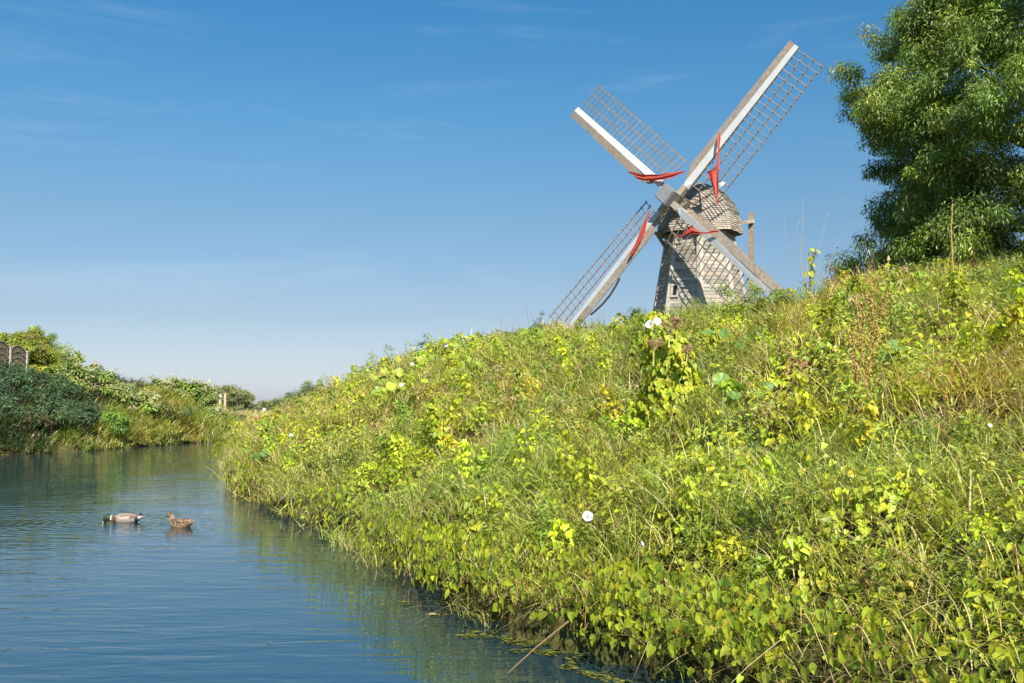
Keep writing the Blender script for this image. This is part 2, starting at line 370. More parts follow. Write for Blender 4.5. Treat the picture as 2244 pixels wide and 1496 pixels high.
# window on the face left of the camera corner (faces: 0..1 and -1..0)
def facept(k, t, z, o=0.0):
    a, b = octp(tr(z), z, k), octp(tr(z), z, k+1); d = b-a; nrm = np.array([d[1], -d[0], 0]); nrm /= np.linalg.norm(nrm)
    if nrm[:2] @ (((a+b)/2)[:2]-TC) < 0: nrm = -nrm
    return a + d*t + nrm*o
def window(k, t, zc, w, h, name='window'):
    c = facept(k, t, zc, .03); d = facept(k, t+.01, zc, .03)-c; d /= np.linalg.norm(d)
    up = facept(k, t, zc+.1, .03)-c; up /= np.linalg.norm(up); n = np.cross(d, up); n *= np.sign(n[:2] @ (c[:2]-TC))
    g = G(); fw = .07
    for s in (-1, 1):
        g.beam(c+d*s*(w/2+fw/2)-up*(h/2+fw)+n*.02, c+d*s*(w/2+fw/2)+up*(h/2+fw)+n*.02, fw, .06, woodc((.40,.35,.29), .06), up=n)
        g.beam(c+up*s*(h/2+fw/2)-d*w/2+n*.018, c+up*s*(h/2+fw/2)+d*w/2+n*.018, fw, .06, woodc((.40,.35,.29), .06), up=n)
    wo = mb(g, name, M_WOODB)
    g = G(); g.add([c-d*w/2-up*h/2, c+d*w/2-up*h/2, c+d*w/2+up*h/2, c-d*w/2+up*h/2], [(0, 1, 2, 3)], (.02, .022, .025))
    mb(g, 'pane', M_GLASS, wo)
# find which neighbouring index is on the left in the picture
LEFT = 1 if octp(1, 0, 1)[0] < octp(1, 0, -1)[0] else -1
kl = 0 if LEFT == 1 else -1
window(kl, .78 if LEFT == 1 else .22, 5.52, .16, .34)
kr = -1 if LEFT == 1 else 0
window(kr, .35 if LEFT == 1 else .65, 7.38, .2, .2); window(kl, .8 if LEFT == 1 else .2, 7.36, .12, .2)
# curb band
g = G()
rs = [(1.2, 7.62), (1.3, 7.64), (1.3, 7.86), (1.0, 7.86)]
g.add([np.array([TC[0]+r*cos(a), TC[1]+r*sin(a), z]) for r, z in rs for a in np.linspace(0, 2*pi, 33)[:-1]],
      [(i*32+j, i*32+(j+1) % 32, (i+1)*32+(j+1) % 32, (i+1)*32+j) for i in range(3) for j in range(32)], (.035, .035, .038))
mb(g, 'curb_band', M_METAL)
# cap with shingle courses
prof = np.array([(1.50, 7.66), (1.475, 7.9), (1.44, 8.15), (1.36, 8.42), (1.22, 8.72), (1.0, 9.0), (.72, 9.24), (.40, 9.40), (.12, 9.49), (0.0, 9.5)])
seg = np.r_[0, np.cumsum(np.hypot(*np.diff(prof, axis=0).T))]
def pr(s): return np.interp(s, seg, prof[:, 0]), np.interp(s, seg, prof[:, 1])
g = G()
for k in range(8):
    for i in range(len(prof)-1):
        (r0, z0), (r1, z1) = prof[i], prof[i+1]
        g.add([octp(max(r0-.03, .0), z0, k), octp(max(r0-.03, 0), z0, k+1), octp(max(r1-.03, 0), z1, k+1), octp(max(r1-.03, 0), z1, k)], [(0, 1, 2, 3)], (.10, .085, .07))
    g.add([octp(1.47, 7.66, k), octp(1.47, 7.66, k+1), octp(1.0, 7.8, k+1), octp(1.0, 7.8, k)], [(0, 1, 2, 3)], (.2, .16, .12))
    s = -.03
    row = 0
    while s < seg[-1]-.05:
        s2 = s+.078; r0, z0 = pr(max(s, 0)); r1, z1 = pr(s2+.02)
        if s < 0: z0 -= .03
        a0, b0 = octp(r0+.018, z0, k), octp(r0+.018, z0, k+1); a1, b1 = octp(max(r1-.004, .01), z1, k), octp(max(r1-.004, .01), z1, k+1)
        n = max(1, int(np.linalg.norm(b0-a0)/.15)); cuts = np.linspace(0, 1, n+1); cuts[1:-1] += np.random.default_rng(row*9+k).uniform(-.25, .25, n-1)/n
        nrm = np.cross(b0-a0, a1-a0); nrm /= np.linalg.norm(nrm)+1e-9
        if nrm @ (a0-np.array([TC[0], TC[1], 7.9])) < 0: nrm = -nrm
        for c0, c1 in zip(cuts[:-1], cuts[1:]):
            j = random.uniform(0, .016); e = random.uniform(-.012, .012)
            dn = (a0-a1)/np.linalg.norm(a0-a1)
            P = [a0+(b0-a0)*(c0+.004)+nrm*j+dn*e, a0+(b0-a0)*(c1-.004)+nrm*(j+random.uniform(-.004, .006))+dn*e, a1+(b1-a1)*c1, a1+(b1-a1)*c0]
            g.add(P+[P[0]-nrm*.02, P[1]-nrm*.02], [(0, 1, 2, 3), (4, 5, 1, 0)], woodc((.325, .28, .23), .3))
        s = s2; row += 1
    # hip batten
cap = mb(g, 'cap', M_WOODV)
# weather vane
g = G(); vb = np.array([TC[0]+.95, TC[1]+.9, 9.0]); vb = at(1578, 425, 36.2)
g.tube([vb-np.array([0, 0, .25]), vb+np.array([0, 0, .42])], .018, (.55, .55, .55)); g.tube([vb+np.array([0,0,.0]), vb+np.array([0,0,.06])], [.05,.04], (.6,.6,.6), 8)
g.beam(vb+np.array([-.2, 0, .38]), vb+np.array([.2, 0, .38]), .02, .03, (.6, .6, .6)); g.box(vb+np.array([.12, 0, .38]), (.16, .012, .16), (.6, .6, .6))
mb(g, 'weather_vane', M_METAL)
# windshaft, head
E1 = np.cos(PH)*UV + np.sin(PH)*WV; E2 = np.cos(PH+pi/2)*UV + np.sin(PH+pi/2)*WV
g = G(); g.tube([HUB-NV*.3, HUB-NV*2.6], .2, (.22, .18, .14), 10)
Mx = np.array([E1, E2, NV]).T
g.box(HUB-NV*.12, (.62, .36, .30), (.30, .25, .2), Mx)
g.box(HUB-NV*.42, (.42, .62, .26), (.27, .23, .18), Mx)
for q in (-.22, .22): g.box(HUB-NV*.6+E1*q, (.1, .5, .7), (.25, .21, .17), Mx)
sh = mb(g, 'windshaft', M_WOODB)
g = G(); g.box(HUB+NV*.30, (.56, .56, .50), (.20, .21, .225), Mx); g.box(HUB+NV*.57, (.5, .5, .05), (.23, .24, .255), Mx)
for a in (-1, 1):
    g.box(HUB+NV*.08+E1*a*.24, (.06, .62, .06), (.05, .05, .05), Mx)
mb(g, 'shaft_head', M_METAL, sh)
# cap timbers at the front
g = G()
for s in (-1, 1):
    side = UV*s*.42; g.beam(HUB-NV*.75+side+np.array([0, 0, -.35]), HUB-NV*2.2+side+np.array([0, 0, -.1]), .14, .2, (.26, .22, .17))
g.beam(HUB-NV*.85-UV*.6-np.array([0,0,.32]), HUB-NV*.85+UV*.6-np.array([0,0,.32]), .16, .2, (.28, .23, .18))
mb(g, 'cap_timber', M_WOODB)
# sails
def unproj(px, py, off):
    d = ray(px, py); o_ = np.array([0, 0, CAMZ]); t = ((HUB + NV*off - o_) @ NV)/(d @ NV); return o_ + d*t
cloths = [
  [((1577,288),(1578,288)),((1573,300),(1579,302)),((1572,330),(1577,330)),((1570,358),(1576,358)),((1565,368),(1576,366)),((1549,377),(1575,374)),((1556,392),(1574,392)),((1563,412),(1574,412)),((1568,432),(1573,432)),((1570,448),(1572,448))],
  [((1376,375),(1376,377)),((1386,377),(1388,384)),((1396,380),(1396,391)),((1410,382),(1411,396)),((1430,382),(1431,396)),((1450,381),(1451,393)),((1470,378),(1472,389)),((1485,376),(1488,382)),((1502,374),(1502,376))],
  [((1422,461),(1425,461)),((1414,478),(1420,480)),((1407,490),(1419,492)),((1401,505),(1417,508)),((1396,518),(1409,522)),((1389,535),(1400,537)),((1382,552),(1390,553)),((1378,562),(1381,563))],
  [((1475,517),(1475,519)),((1492,515),(1492,518)),((1503,505),(1503,515)),((1509,497),(1510,514)),((1516,493),(1517,513)),((1524,502),(1525,512)),((1535,508),(1535,512)),((1552,508),(1552,512)),((1566,504),(1567,509)),((1575,505),(1576,508))]]
for q in range(4):
    ph = PH + q*pi/2; e = cos(ph)*UV + sin(ph)*WV; s_ = sin(ph)*UV - cos(ph)*WV      # e outward, s_ trailing (lattice) side
    on = 0.0 if q % 2 == 0 else .18
    base = HUB + NV*(on-.02)
    g = G()
    r0 = .42
    # white stock: a tapering beam; its front face bevelled like a leading-edge board
    def P(r, s, n): return base + e*r + s_*s + NV*n
    for ra, rb, col in ((.18, .62, woodc((.36,.31,.25), .02)),):
        g.beam(P(ra, .10, 0), P(rb, .10, 0), .2, .2, col, up=NV)
    v = [P(.58,.10,.12), P(.58,.24,.0), P(.58,.20,-.14), P(.58,.0,-.12), P(.72,.0,.10), P(.85,.25,.03), P(.85,.22,-.14), P(.72,.0,-.14),
         P(RS,.0,.07), P(RS,.19,.03), P(RS,.17,-.06), P(RS,.0,-.07)]
    g.add(v, [(0,1,5,4),(1,2,6,5),(2,3,7,6),(3,0,4,7),(4,5,9,8),(5,6,10,9),(6,7,11,10),(7,4,8,11),(8,9,10,11),(3,2,1,0)], (.50,.51,.52))
    sail = mb(g, 'sail', M_PAINT)
    # leading wind board in planks
    g = G(); cuts = [.95 if q % 2 else .7, 2.1, 3.35, 4.8, RS+.02]
    for i, (a, b) in enumerate(zip(cuts[:-1], cuts[1:])):
        wa_, wb_ = -.30+.02*i*.5, -.29+.02*i*.5
        if i == 0: 
            g.add([P(a+.0,-.0,.06),P(a+.15,-.12,.05),P(a+.2,-.17,.05),P(a+.45,-.20,.06),P(a+.5,wa_,.06),P(b,wb_,.06),P(b,0,.085),
                   P(a,0,.03),P(a+.15,-.12,.02),P(a+.2,-.17,.02),P(a+.45,-.20,.03),P(a+.5,wa_,.03),P(b,wb_,.03),P(b,0,.05)],
                  [(0,1,2,3,4,5,6),(13,12,11,10,9,8,7)]+[(j,j+7,(j+1) % 7+7,(j+1) % 7) for j in range(7)], woodc((.27,.225,.185), .1))
        else:
            j = random.uniform(0, .01)
            v = [P(a+.004,wa_,.06+j),P(b-.004,wb_,.06+j),P(b-.004,-.002,.085+j),P(a+.004,-.002,.085+j),P(a,wa_,.03+j),P(b,wb_,.03+j),P(b,-.002,.05+j),P(a,-.002,.05+j)]
            g.add(v, [(0,1,2,3),(7,6,5,4),(0,4,5,1),(1,5,6,2),(2,6,7,3),(3,7,4,0)], woodc((.27,.225,.185), .12))
    mb(g, 'wind_board', M_WOODB, sail)
    # lattice: 3 battens + cross bars, twisted back toward the shaft
    g = G()
    def tw(r): return R_(20 - 14*(r/RS))
    def Q(r, s): a = tw(r); return P(r, .12+(s-.12)*cos(a), -.02-(s-.12)*sin(a))
    nb = 23; rr = np.linspace(.78, RS-.08, nb)
    for s in (.52, .90, 1.28):
        rl = np.linspace(rr[0]-.06, rr[-1]+.07, 9)
        for a, b in zip(rl[:-1], rl[1:]): g.beam(Q(a, s)-NV*.022, Q(b, s)-NV*.022, .038, .022, woodc((.22,.185,.15), .12), up=NV)
    for r in rr:
        j = random.uniform(-.012, .012); g.beam(Q(r+j, .1), Q(r-j, 1.36), .027, .026, woodc((.25,.21,.175), .15), up=NV)
    mb(g, 'lattice', M_WOODB, sail)
    # rolled red sail cloth
    rows = cloths[q]; g = G(); vs = []; K = 9; off0 = on + .16
    fine = []
    for (A0, B0), (A1, B1) in zip(rows[:-1], rows[1:]):
        for t in (0, .5): fine.append((np.array(A0)*(1-t)+np.array(A1)*t, np.array(B0)*(1-t)+np.array(B1)*t))
    fine.append((np.array(rows[-1][0], float), np.array(rows[-1][1], float)))
    for i, (a, b) in enumerate(fine):
        if q == 2: mid_ = (a+b)/2; a = mid_+(a-mid_)*.72; b = mid_+(b-mid_)*.72
        if 1 < i < len(fine)-2: a = a + np.array([random.uniform(-.9, .9), random.uniform(-.9, .9)])
        wpx = np.hypot(*(b-a))
        for j in range(K):
            t = j/(K-1); px = a*(1-t)+b*t
            amp = min(.035, wpx*.0025); fold = amp*(sin(t*9+i*.35)+.5*sin(t*17+i*.8+q)) 
            if j in (0, K-1): px = px + np.array([random.uniform(-.6, .6), random.uniform(-.6, .6)])
            vs.append(unproj(px[0], px[1], off0 + .06 + fold))
    g.add(vs, [(i*K+j, i*K+j+1, (i+1)*K+j+1, (i+1)*K+j) for i in range(len(fine)-1) for j in range(K-1)], (.50, .075, .052))
    mb(g, 'sail_cloth', M_CLOTH, sail, smooth=True)
    if q == 2:
        g = G(); pts = [P(3.3,-.27,-.05), P(3.6,-.32,-.08), P(4.0,-.37,-.09), P(4.4,-.36,-.09), P(4.8,-.31,-.06), P(5.0,-.27,-.04)]
        for a, b in zip(pts[:-1], pts[1:]): g.beam(a, b, .05, .06, (.10, .06, .05), up=NV)
        mb(g, 'hanging_strap', M_WOODB, sail)
# tail frame: post, arm, left arm with brace
pt = at(1646, 466, 36.6); pb = at(1645, 690, 36.6)
g = G(); g.beam((pb[0], pb[1], Z0), pt, .17, .17, (.27, .22, .17), up=(.5, 1, 0)); mb(g, 'tail_post', M_WOODB)
g = G(); a = at(1600, 491, 35.6); b = at(1651, 484, 36.45); g.beam(a, b, .1, .13, (.36, .31, .25)); mb(g, 'tail_beam', M_WOODB)
g = G(); a = at(1437, 511, 34.9); b = at(1470, 507, 35.6); g.beam(a, b, .1, .12, (.30, .26, .21)); 
g.beam(at(1440, 512, 34.95), at(1458, 541, 35.2), .09, .1, (.28, .24, .2)); g.beam(at(1462, 503, 35.0), at(1500, 470, 34.9), .09, .1, (.25, .21, .17)); mb(g, 'brace', M_WOODB)
#@@VEG
# ------------------------------------------------------------------ vegetation generators
def norm(v): return v / (np.linalg.norm(v, axis=-1, keepdims=True) + 1e-9)
def frames(n, tip):                      # columns: side, tip, normal
    n = norm(n); t = norm(tip - (tip*n).sum(1, keepdims=True)*n); s = np.cross(t, n)
    return np.stack([s, t, n], axis=2)
HEART_V = [(0,0,0),(-.26,-.10,.03),(-.42,.12,.06),(-.34,.5,.04),(0,1.0,-.14),(.34,.5,.04),(.42,.12,.06),(.26,-.10,.03),(0,.45,-.05)]
HEART_F = [(0,1,2,8),(8,2,3),(8,3,4),(0,8,6,7),(8,5,6)[::-1],(8,4,5)[::-1]]
HEART_F = [(0,8,2,1),(8,3,2),(8,4,3),(0,7,6,8),(8,6,5),(8,5,4)]
OVAL_V = [(0,0,0),(-.24,.35,.07),(-.17,.75,.03),(0,1,-.06),(.17,.75,.03),(.24,.35,.07),(0,.5,-.02)]
OVAL_F = [(0,6,1),(6,2,1),(6,3,2),(0,5,6),(6,5,4),(6,4,3)]
LANCE_V = [(0,0,0),(-.13,.4,.03),(0,1,-.05),(.13,.4,.03)]
LANCE_F = [(0,2,1),(0,3,2)]
ROUND_V = [(0,.12,-.05)] + [(.5*sin(a)*(1+.06*(i % 2)), .5-.5*cos(a)*(1 if abs(a-pi) < 2.6 else .75), .10*(1 if i % 2 else .6)) for i, a in enumerate(np.linspace(.25, 2*pi-.25, 13))] + [(0,.5,-.02)]
ROUND_F = [(14, i+1, i) for i in range(1, 13)] + [(14, 1, 0), (14, 0, 13)]
def leaves(g, proto, T, n, tip, s, col, wid=1.0):
    pv, pf = proto; M = frames(n, tip) * s[:, None, None]
    if not np.isscalar(wid): M = M * np.stack([wid, np.ones_like(wid), np.ones_like(wid)], 1)[:, None, :]
    g.inst(pv, pf, M, T, col)
HEART = (HEART_V, HEART_F); OVAL = (OVAL_V, OVAL_F); LANCE = (LANCE_V, LANCE_F); ROUND = (ROUND_V, ROUND_F)
def blades(g, P, lean, Ln, a, droop, w, col, seg=3, face=None):
    """ribbons: P root, lean horizontal unit dir (N,2), length, initial slope a (0 upright..1), droop"""
    Nn = len(P); l3 = np.c_[lean, np.zeros(Nn)]; side = np.c_[-lean[:, 1], lean[:, 0], np.zeros(Nn)]
    if face is not None: side = norm(side*np.cos(face)[:, None] + l3*np.sin(face)[:, None])
    vs = []; 
    for i in range(seg+1):
        t = i/seg
        p = P + Ln[:, None]*(l3*(a*t + droop*t*t*.8)[:, None]) + np.c_[np.zeros((Nn, 2)), Ln*(np.sqrt(np.maximum(1-a*a, .05))*t - droop*.75*t*t)]
        ww = w*(1-.25*t) if i < seg else None
        if i < seg: vs += [p - side*(ww*(1-.35*(i == 0)))[:, None]/2, p + side*(ww*(1-.35*(i == 0)))[:, None]/2]
        else: vs.append(p)
    V = np.stack(vs, 1); k = V.shape[1]; base = (np.arange(Nn)*k)[:, None]
    for i in range(seg-1):
        g.L.append((base + np.array([2*i, 2*i+1, 2*i+3, 2*i+2])[None] + g.n).ravel()); g.S.append(np.full(Nn, 4)); g.C.append(col)
    g.L.append((base + np.array([2*seg-2, 2*seg-1, 2*seg])[None] + g.n).ravel()); g.S.append(np.full(Nn, 3)); g.C.append(col)
    g.V.append(V.reshape(-1, 3)); g.n += Nn*k
def pal(n, cols, wts, v=.18):
    cols = np.array(cols); i = rng.choice(len(cols), n, p=np.array(wts)/np.sum(wts)); c = cols[i]
    return c*np.clip(1+rng.normal(0, v, (n, 1)), .5, 1.6)*(1+rng.normal(0, .05, (n, 3)))
BRIGHT = [(.47,.515,.035),(.385,.46,.04),(.56,.55,.045),(.26,.35,.04),(.50,.45,.07)]
MIDG = [(.33,.40,.06),(.40,.45,.07),(.24,.33,.05),(.48,.46,.09)]
GRASS = [(.44,.455,.085),(.36,.42,.08),(.54,.51,.14),(.59,.50,.20),(.26,.33,.07)]
STRAW = [(.58,.46,.24),(.46,.33,.16),(.64,.54,.32),(.28,.17,.08),(.36,.15,.08)]
def rdir(n):
    a = rng.uniform(0, 2*pi, n); return np.c_[np.cos(a), np.sin(a)]

def canopy(x, y, d):
    """height of the top of the plant mat above the soil"""
    c = .20 + .85*(fbm(x, y, .85, 11)-.38) + .5*np.clip(fbm(x, y, 2.6, 12)-.45, 0, 1)
    far = np.hypot(x, y)
    return np.clip(c, .05, .75)*(.55+.45*sstep(-.2, .8, d))
def scatter(n, x0, x1, y0, y1, sd, dmin, dmax, Y0=7.5, pw=1.25):
    x = rng.uniform(x0, x1, n); y = rng.uniform(y0, y1, n)
    keep = (np.abs(x) < .64*y + 2.2); x, y = x[keep], y[keep]
    D = np.hypot(x, y); keep = rng.random(len(x)) < np.minimum(1, (Y0/D)**pw); x, y = x[keep], y[keep]
    P = np.c_[x, y]; d = sd(P); keep = (d > dmin) & (d < dmax); return x[keep], y[keep], d[keep]
def hits(px, py, lift=.0):
    """line of sight meets the top of the plant mat"""
    for _ in range(60):
        d = ray(px, py); ys = np.arange(3, 33, .04); P = np.array([0, 0, CAMZ])[None] + d[None]*(ys/d[1])[:, None]
        dd = sdR(P[:, :2]); h = np.maximum(height(P[:, 0], P[:, 1]), 0) + np.where(dd > -.1, canopy(P[:, 0], P[:, 1], dd), 0) + lift
        k = np.nonzero((P[:, 2] < h) & (dd > -.2))[0]
        if len(k): return P[k[0]]
        py += 3
def species(x, y):
    a = fbm(x, y, 1.5, 21); b = fbm(x, y, 1.1, 22); dry = fbm(x, y, 1.9, 23)
    for cx, cy, rr in DRYP: dry = dry + .28*np.exp(-((x-cx)**2+(y-cy)**2)/rr**2)
    return a, b, dry
DRYP = [(*hit(2010, 880)[:2], 1.0), (*hit(2120, 960)[:2], .7), (*hit(1330, 760)[:2], 1.2), (*hit(1680, 760)[:2], 1.0), (*hit(1080, 850)[:2], 1.1), (*hit(870, 860)[:2], 2.0), (*hit(600, 950)[:2], 2.2), (*hit(1990, 700)[:2], 1.2), (-9.6, 36., 3.)]

RX = (-12, 10.5, 2.2, 44)
# --- undergrowth and bindweed mat on the near bank (one uncountable mass)
g = G()
def gradR(x, y):
    e = .2; a = sdR(np.c_[x+e, y])-sdR(np.c_[x-e, y]); b = sdR(np.c_[x, y+e])-sdR(np.c_[x, y-e]); return norm(np.c_[a, b])   # uphill
def bank_leaves(n, proto, size, prob, cols, wts, depth=(.0, .30), lo=-.28, hi=9.0, droopy=.75):
    x, y, d = scatter(n, *RX, sdR, lo, hi)
    a, b, dry = species(x, y); pk = prob(x, y, d, a, b, dry)*np.where(d < .32, .30+1.0*sstep(.42, .60, fbm(x, y, .45, 61)), 1)
    k = rng.random(len(x)) < pk; x, y, d = x[k], y[k], d[k]
    D = np.hypot(x, y); up = gradR(x, y); gn = gnorm(x, y)
    c = canopy(x, y, d); h = np.maximum(height(x, y), .0); dep = rng.uniform(*depth, len(x))
    z = h + c - dep*np.minimum(1, c/.25); 
    edge = d < .25                     # hanging skirt at the water's edge
    z = np.where(edge, .17+.48*rng.uniform(0, 1, len(x))**.6, z); 
    # skirt bulges out over the water
    off = np.where(edge, -.02-.16*np.sin(np.clip(z/.62, 0, 1)*pi*.9), 0) 
    x2 = x + up[:, 0]*off; y2 = y + up[:, 1]*off
    T = np.c_[x2, y2, np.maximum(z, .03)]
    e3 = np.c_[-up, np.zeros(len(x))]                                      # downhill outwards
    # lump normals from the canopy field
    ee = .1; cx = (canopy(x+ee, y, d)-canopy(x-ee, y, d))/(2*ee); cy = (canopy(x, y+ee, d)-canopy(x, y-ee, d))/(2*ee)
    nn = gn + np.c_[-cx, -cy, np.zeros(len(x))]*.8 + e3*np.where(edge, 1.2, .25)[:, None] + rng.normal(0, .42, (len(x), 3))
    tip = e3*.5 + np.array([0, 0, -droopy])[None] + rng.normal(0, .45, (len(x), 3))
    s = size*rng.uniform(.35, 1.3, len(x))*np.clip((D/10)**.3, .95, 1.35)
    lc = (.75+.5*fbm(x, y, 1.1, 43))[:, None]
    leaves(g, proto, T, nn, tip, s, pal(len(x), cols, wts)*lc)
# patchy probabilities
bank_leaves(900000, HEART, .060, lambda x, y, d, a, b, dr: np.clip(.85*sstep(.50, .60, a) + .6*(d < 1.4)*sstep(15, 6, y) , .03, 1), BRIGHT, [4, 4, 1.6, 3, .25])
bank_leaves(520000, OVAL, .042, lambda x, y, d, a, b, dr: np.clip(.9*sstep(.46, .6, b), .05, 1), BRIGHT+MIDG, [2, 2, 1, 1.5, .2, 3, 3, 2, 1])
bank_leaves(380000, LANCE, .062, lambda x, y, d, a, b, dr: .25+.5*sstep(.5, .3, b), MIDG, [3, 3, 2, 2])
def clumps(n, proto, size, rad, hgt, per, cols, wts, lo=.15, hi=8.3, erect=.6, prob=None):
    """weeds standing proud of the mat: leaves spread up a small upright or domed plant"""
    x, y, d = scatter(n, *RX, sdR, lo, hi, 9)
    if prob is not None:
        k = rng.random(len(x)) < prob(x, y); x, y, d = x[k], y[k], d[k]
    m_ = len(x); D = np.hypot(x, y); sc = np.clip((D/9)**.3, .9, 1.5)
    kk = (y < 32) | (rng.random(len(y)) < .25); x, y, d, D, sc = x[kk], y[kk], d[kk], D[kk], sc[kk]; m_ = len(x)
    base = np.c_[x, y, np.maximum(height(x, y), 0)+canopy(x, y, d)*.6]; H_ = rng.uniform(*hgt, m_)*sc*(1-.42*sstep(4.5, 6.5, d)); R_c = rng.uniform(*rad, m_)*sc
    rep = lambda q: np.repeat(q, per, 0); t = rng.uniform(.1, 1, m_*per); a = rng.uniform(0, 2*pi, m_*per); rr = rng.uniform(.2, 1, m_*per)**.6*np.sqrt(np.clip(1-t**2.2, .04, 1))
    out_ = np.c_[np.cos(a), np.sin(a), 0*a]; ln = rep(np.c_[rng.normal(0, .18, (m_, 2)), np.zeros(m_)])
    T = rep(base) + out_*(rr*rep(R_c))[:, None] + np.c_[0*t, 0*t, t*rep(H_)] + ln*(t*rep(H_))[:, None]
    nn = out_*.6 + np.array([0, 0, .6]) + rng.normal(0, .4, (m_*per, 3)); tip = out_*.8 + np.array([0, 0, erect-.6]) + rng.normal(0, .4, (m_*per, 3))
    cc = rep(pal(m_, cols, wts, .16))*np.clip(1+rng.normal(0, .15, (m_*per, 1)), .6, 1.5)
    leaves(g, proto, T, nn, tip, size*rep(sc)*rng.uniform(.55, 1.25, m_*per), cc)
DGR = [(.26,.34,.06),(.34,.40,.07),(.20,.28,.06),(.40,.42,.09)]
clumps(1900, LANCE, .066, (.08, .20), (.18, .5), 110, DGR+BRIGHT[:1], [3, 3, 2, 2, 1], erect=.9)
clumps(2100, OVAL, .046, (.12, .30), (.14, .36), 150, BRIGHT+DGR, [3, 3, .5, 2, 0, 2, 2, 1, 1])
clumps(1300, HEART, .054, (.07, .16), (.25, .55), 80, BRIGHT, [4, 4, .8, 2.2, .05], erect=-.2)
clumps(420, LANCE, .07, (.10, .22), (.12, .35), 110, [(.46,.34,.15),(.38,.25,.11),(.50,.42,.20)], [2, 1, 2], lo=1.2, erect=.6)
tag(g.build('ground_cover', M_LEAF), 'tangled sunlit mat of bindweed and small weeds covering the near bank', 'ground cover', kind='stuff')

# --- grass: tufts leaning downhill
def tufts(g, n, prob, Lr, w, cols, wts, per=9, droop=(.25, .8), lo=-.1, hi=10.5, spread=.07, Y0=7.5, rect=RX, sdf=sdR, leanout=.5, up0=.0, grad=gradR, hfun=None):
    x, y, d = scatter(n, *rect, sdf, lo, hi, Y0); a, b, dry = species(x, y)
    k = rng.random(len(x)) < prob(x, y, d, a, b, dry); x, y, d, dry = x[k], y[k], d[k], dry[k]; m_ = len(x)
    up = grad(x, y); c = canopy(x, y, d); h = np.maximum(height(x, y), 0)
    base = np.c_[x, y, h + np.maximum(c-.16, 0) + up0]; D = np.hypot(x, y)
    cc = pal(m_, cols, wts, .12); loc_ = fbm(x, y, 1.3, 41); cc = cc*(.72+.56*loc_)[:, None]*np.c_[1+.5*(dry-.5), np.ones(m_), 1+.2*(dry-.5)]; Lt = rng.uniform(*Lr, m_); dirt = norm(rdir(m_)*.8 - up*leanout)
    P = np.repeat(base, per, 0) + np.c_[rng.normal(0, spread, (m_*per, 2)), rng.normal(0, .02, m_*per)]
    lean = norm(np.repeat(dirt, per, 0)*.7 + rdir(m_*per)*.75)
    Ln = np.repeat(Lt, per)*rng.uniform(.55, 1.15, m_*per); ww = w*np.repeat(np.clip((D/9)**.75, 1, 2.6), per)*rng.uniform(.6, 1.3, m_*per)
    col = np.repeat(cc, per, 0)*np.clip(1+rng.normal(0, .15, (m_*per, 1)), .6, 1.5)
    dead = rng.random(m_*per) < .09; col[dead] = pal(dead.sum(), STRAW, [3, 2, 2, 1, .5])
    blades(g, P, lean, Ln, rng.uniform(.05, .7, m_*per), rng.uniform(*droop, m_*per), ww, col, 3, rng.uniform(-1, 1, m_*per))
g = G()
tufts(g, 135000, lambda x, y, d, a, b, dr: np.clip(.95*sstep(.64, .48, a), .16, 1), (.20, .46), .0075, GRASS, [4, 4, 3, 1, 1.2])
tufts(g, 30000, lambda x, y, d, a, b, dr: .85*sstep(.42, .60, dr)*sstep(.3, 2.2, d)+.07, (.2, .5), .006, STRAW[:3]+GRASS[2:3], [3, 1.5, 2, 2], per=8)
# tall thin flowering grass over the crest
tufts(g, 30000, lambda x, y, d, a, b, dr: .75+0*x, (.22, .5), .006, GRASS[:4], [3, 3, 2, 1.5], lo=-.12, hi=.7, leanout=1.5, per=7, droop=(.5, 1.1))
tufts(g, 2600, lambda x, y, d, a, b, dr: .5+0*x, (.55, 1.05), .0045, [(.30,.30,.14),(.22,.24,.10),(.42,.34,.18)], [2, 2, 1], per=3, droop=(.05, .35), lo=4.5, hi=9.5, leanout=.1)
# dry overhanging fringe at the promontory tip
tufts(g, 9000, lambda x, y, d, a, b, dr: 1.0*(y > 18)*(y < 42), (.35, .7), .008, STRAW[:3]+GRASS[:1], [3, 2, 2, 1.2], lo=-.15, hi=.9, leanout=1.4, per=8)
tag(g.build('grass', M_GRASS), 'long leaning grass growing in tufts over the near bank', 'grass', kind='stuff')

# --- dead stems and roots hanging into the dark water's edge
g = G()
x, y, d = scatter(110000, *RX, sdR, -.12, .45, Y0=9); k = rng.random(len(x)) < .7; x, y, d = x[k], y[k], d[k]; n = len(x); up = gradR(x, y)
blades(g, np.c_[x, y, rng.uniform(.15, .6, n)], norm(-up+rdir(n)*.9), rng.uniform(.15, .38, n), rng.uniform(.2, .75, n), rng.uniform(.9, 2.0, n), rng.uniform(.003, .007, n), pal(n, STRAW+[(.12,.07,.04)], [2, 3, 1, 3, 1.5, 3]), 4)
x, y, d = scatter(9000, *RX, sdR, .1, 8.5, Y0=9); n = len(x); up = gradR(x, y)
blades(g, np.c_[x, y, height(x, y)+canopy(x, y, d)-.05], norm(-up*.6+rdir(n)), rng.uniform(.2, .55, n), rng.uniform(.3, .9, n), rng.uniform(.2, 1.0, n), rng.uniform(.004, .008, n), pal(n, STRAW, [3, 2, 2, 1, .7]), 4)
tag(g.build('dead_stems', M_STEM), 'tangle of brown dead stems hanging from the near bank above the water', 'dead stems', kind='stuff')

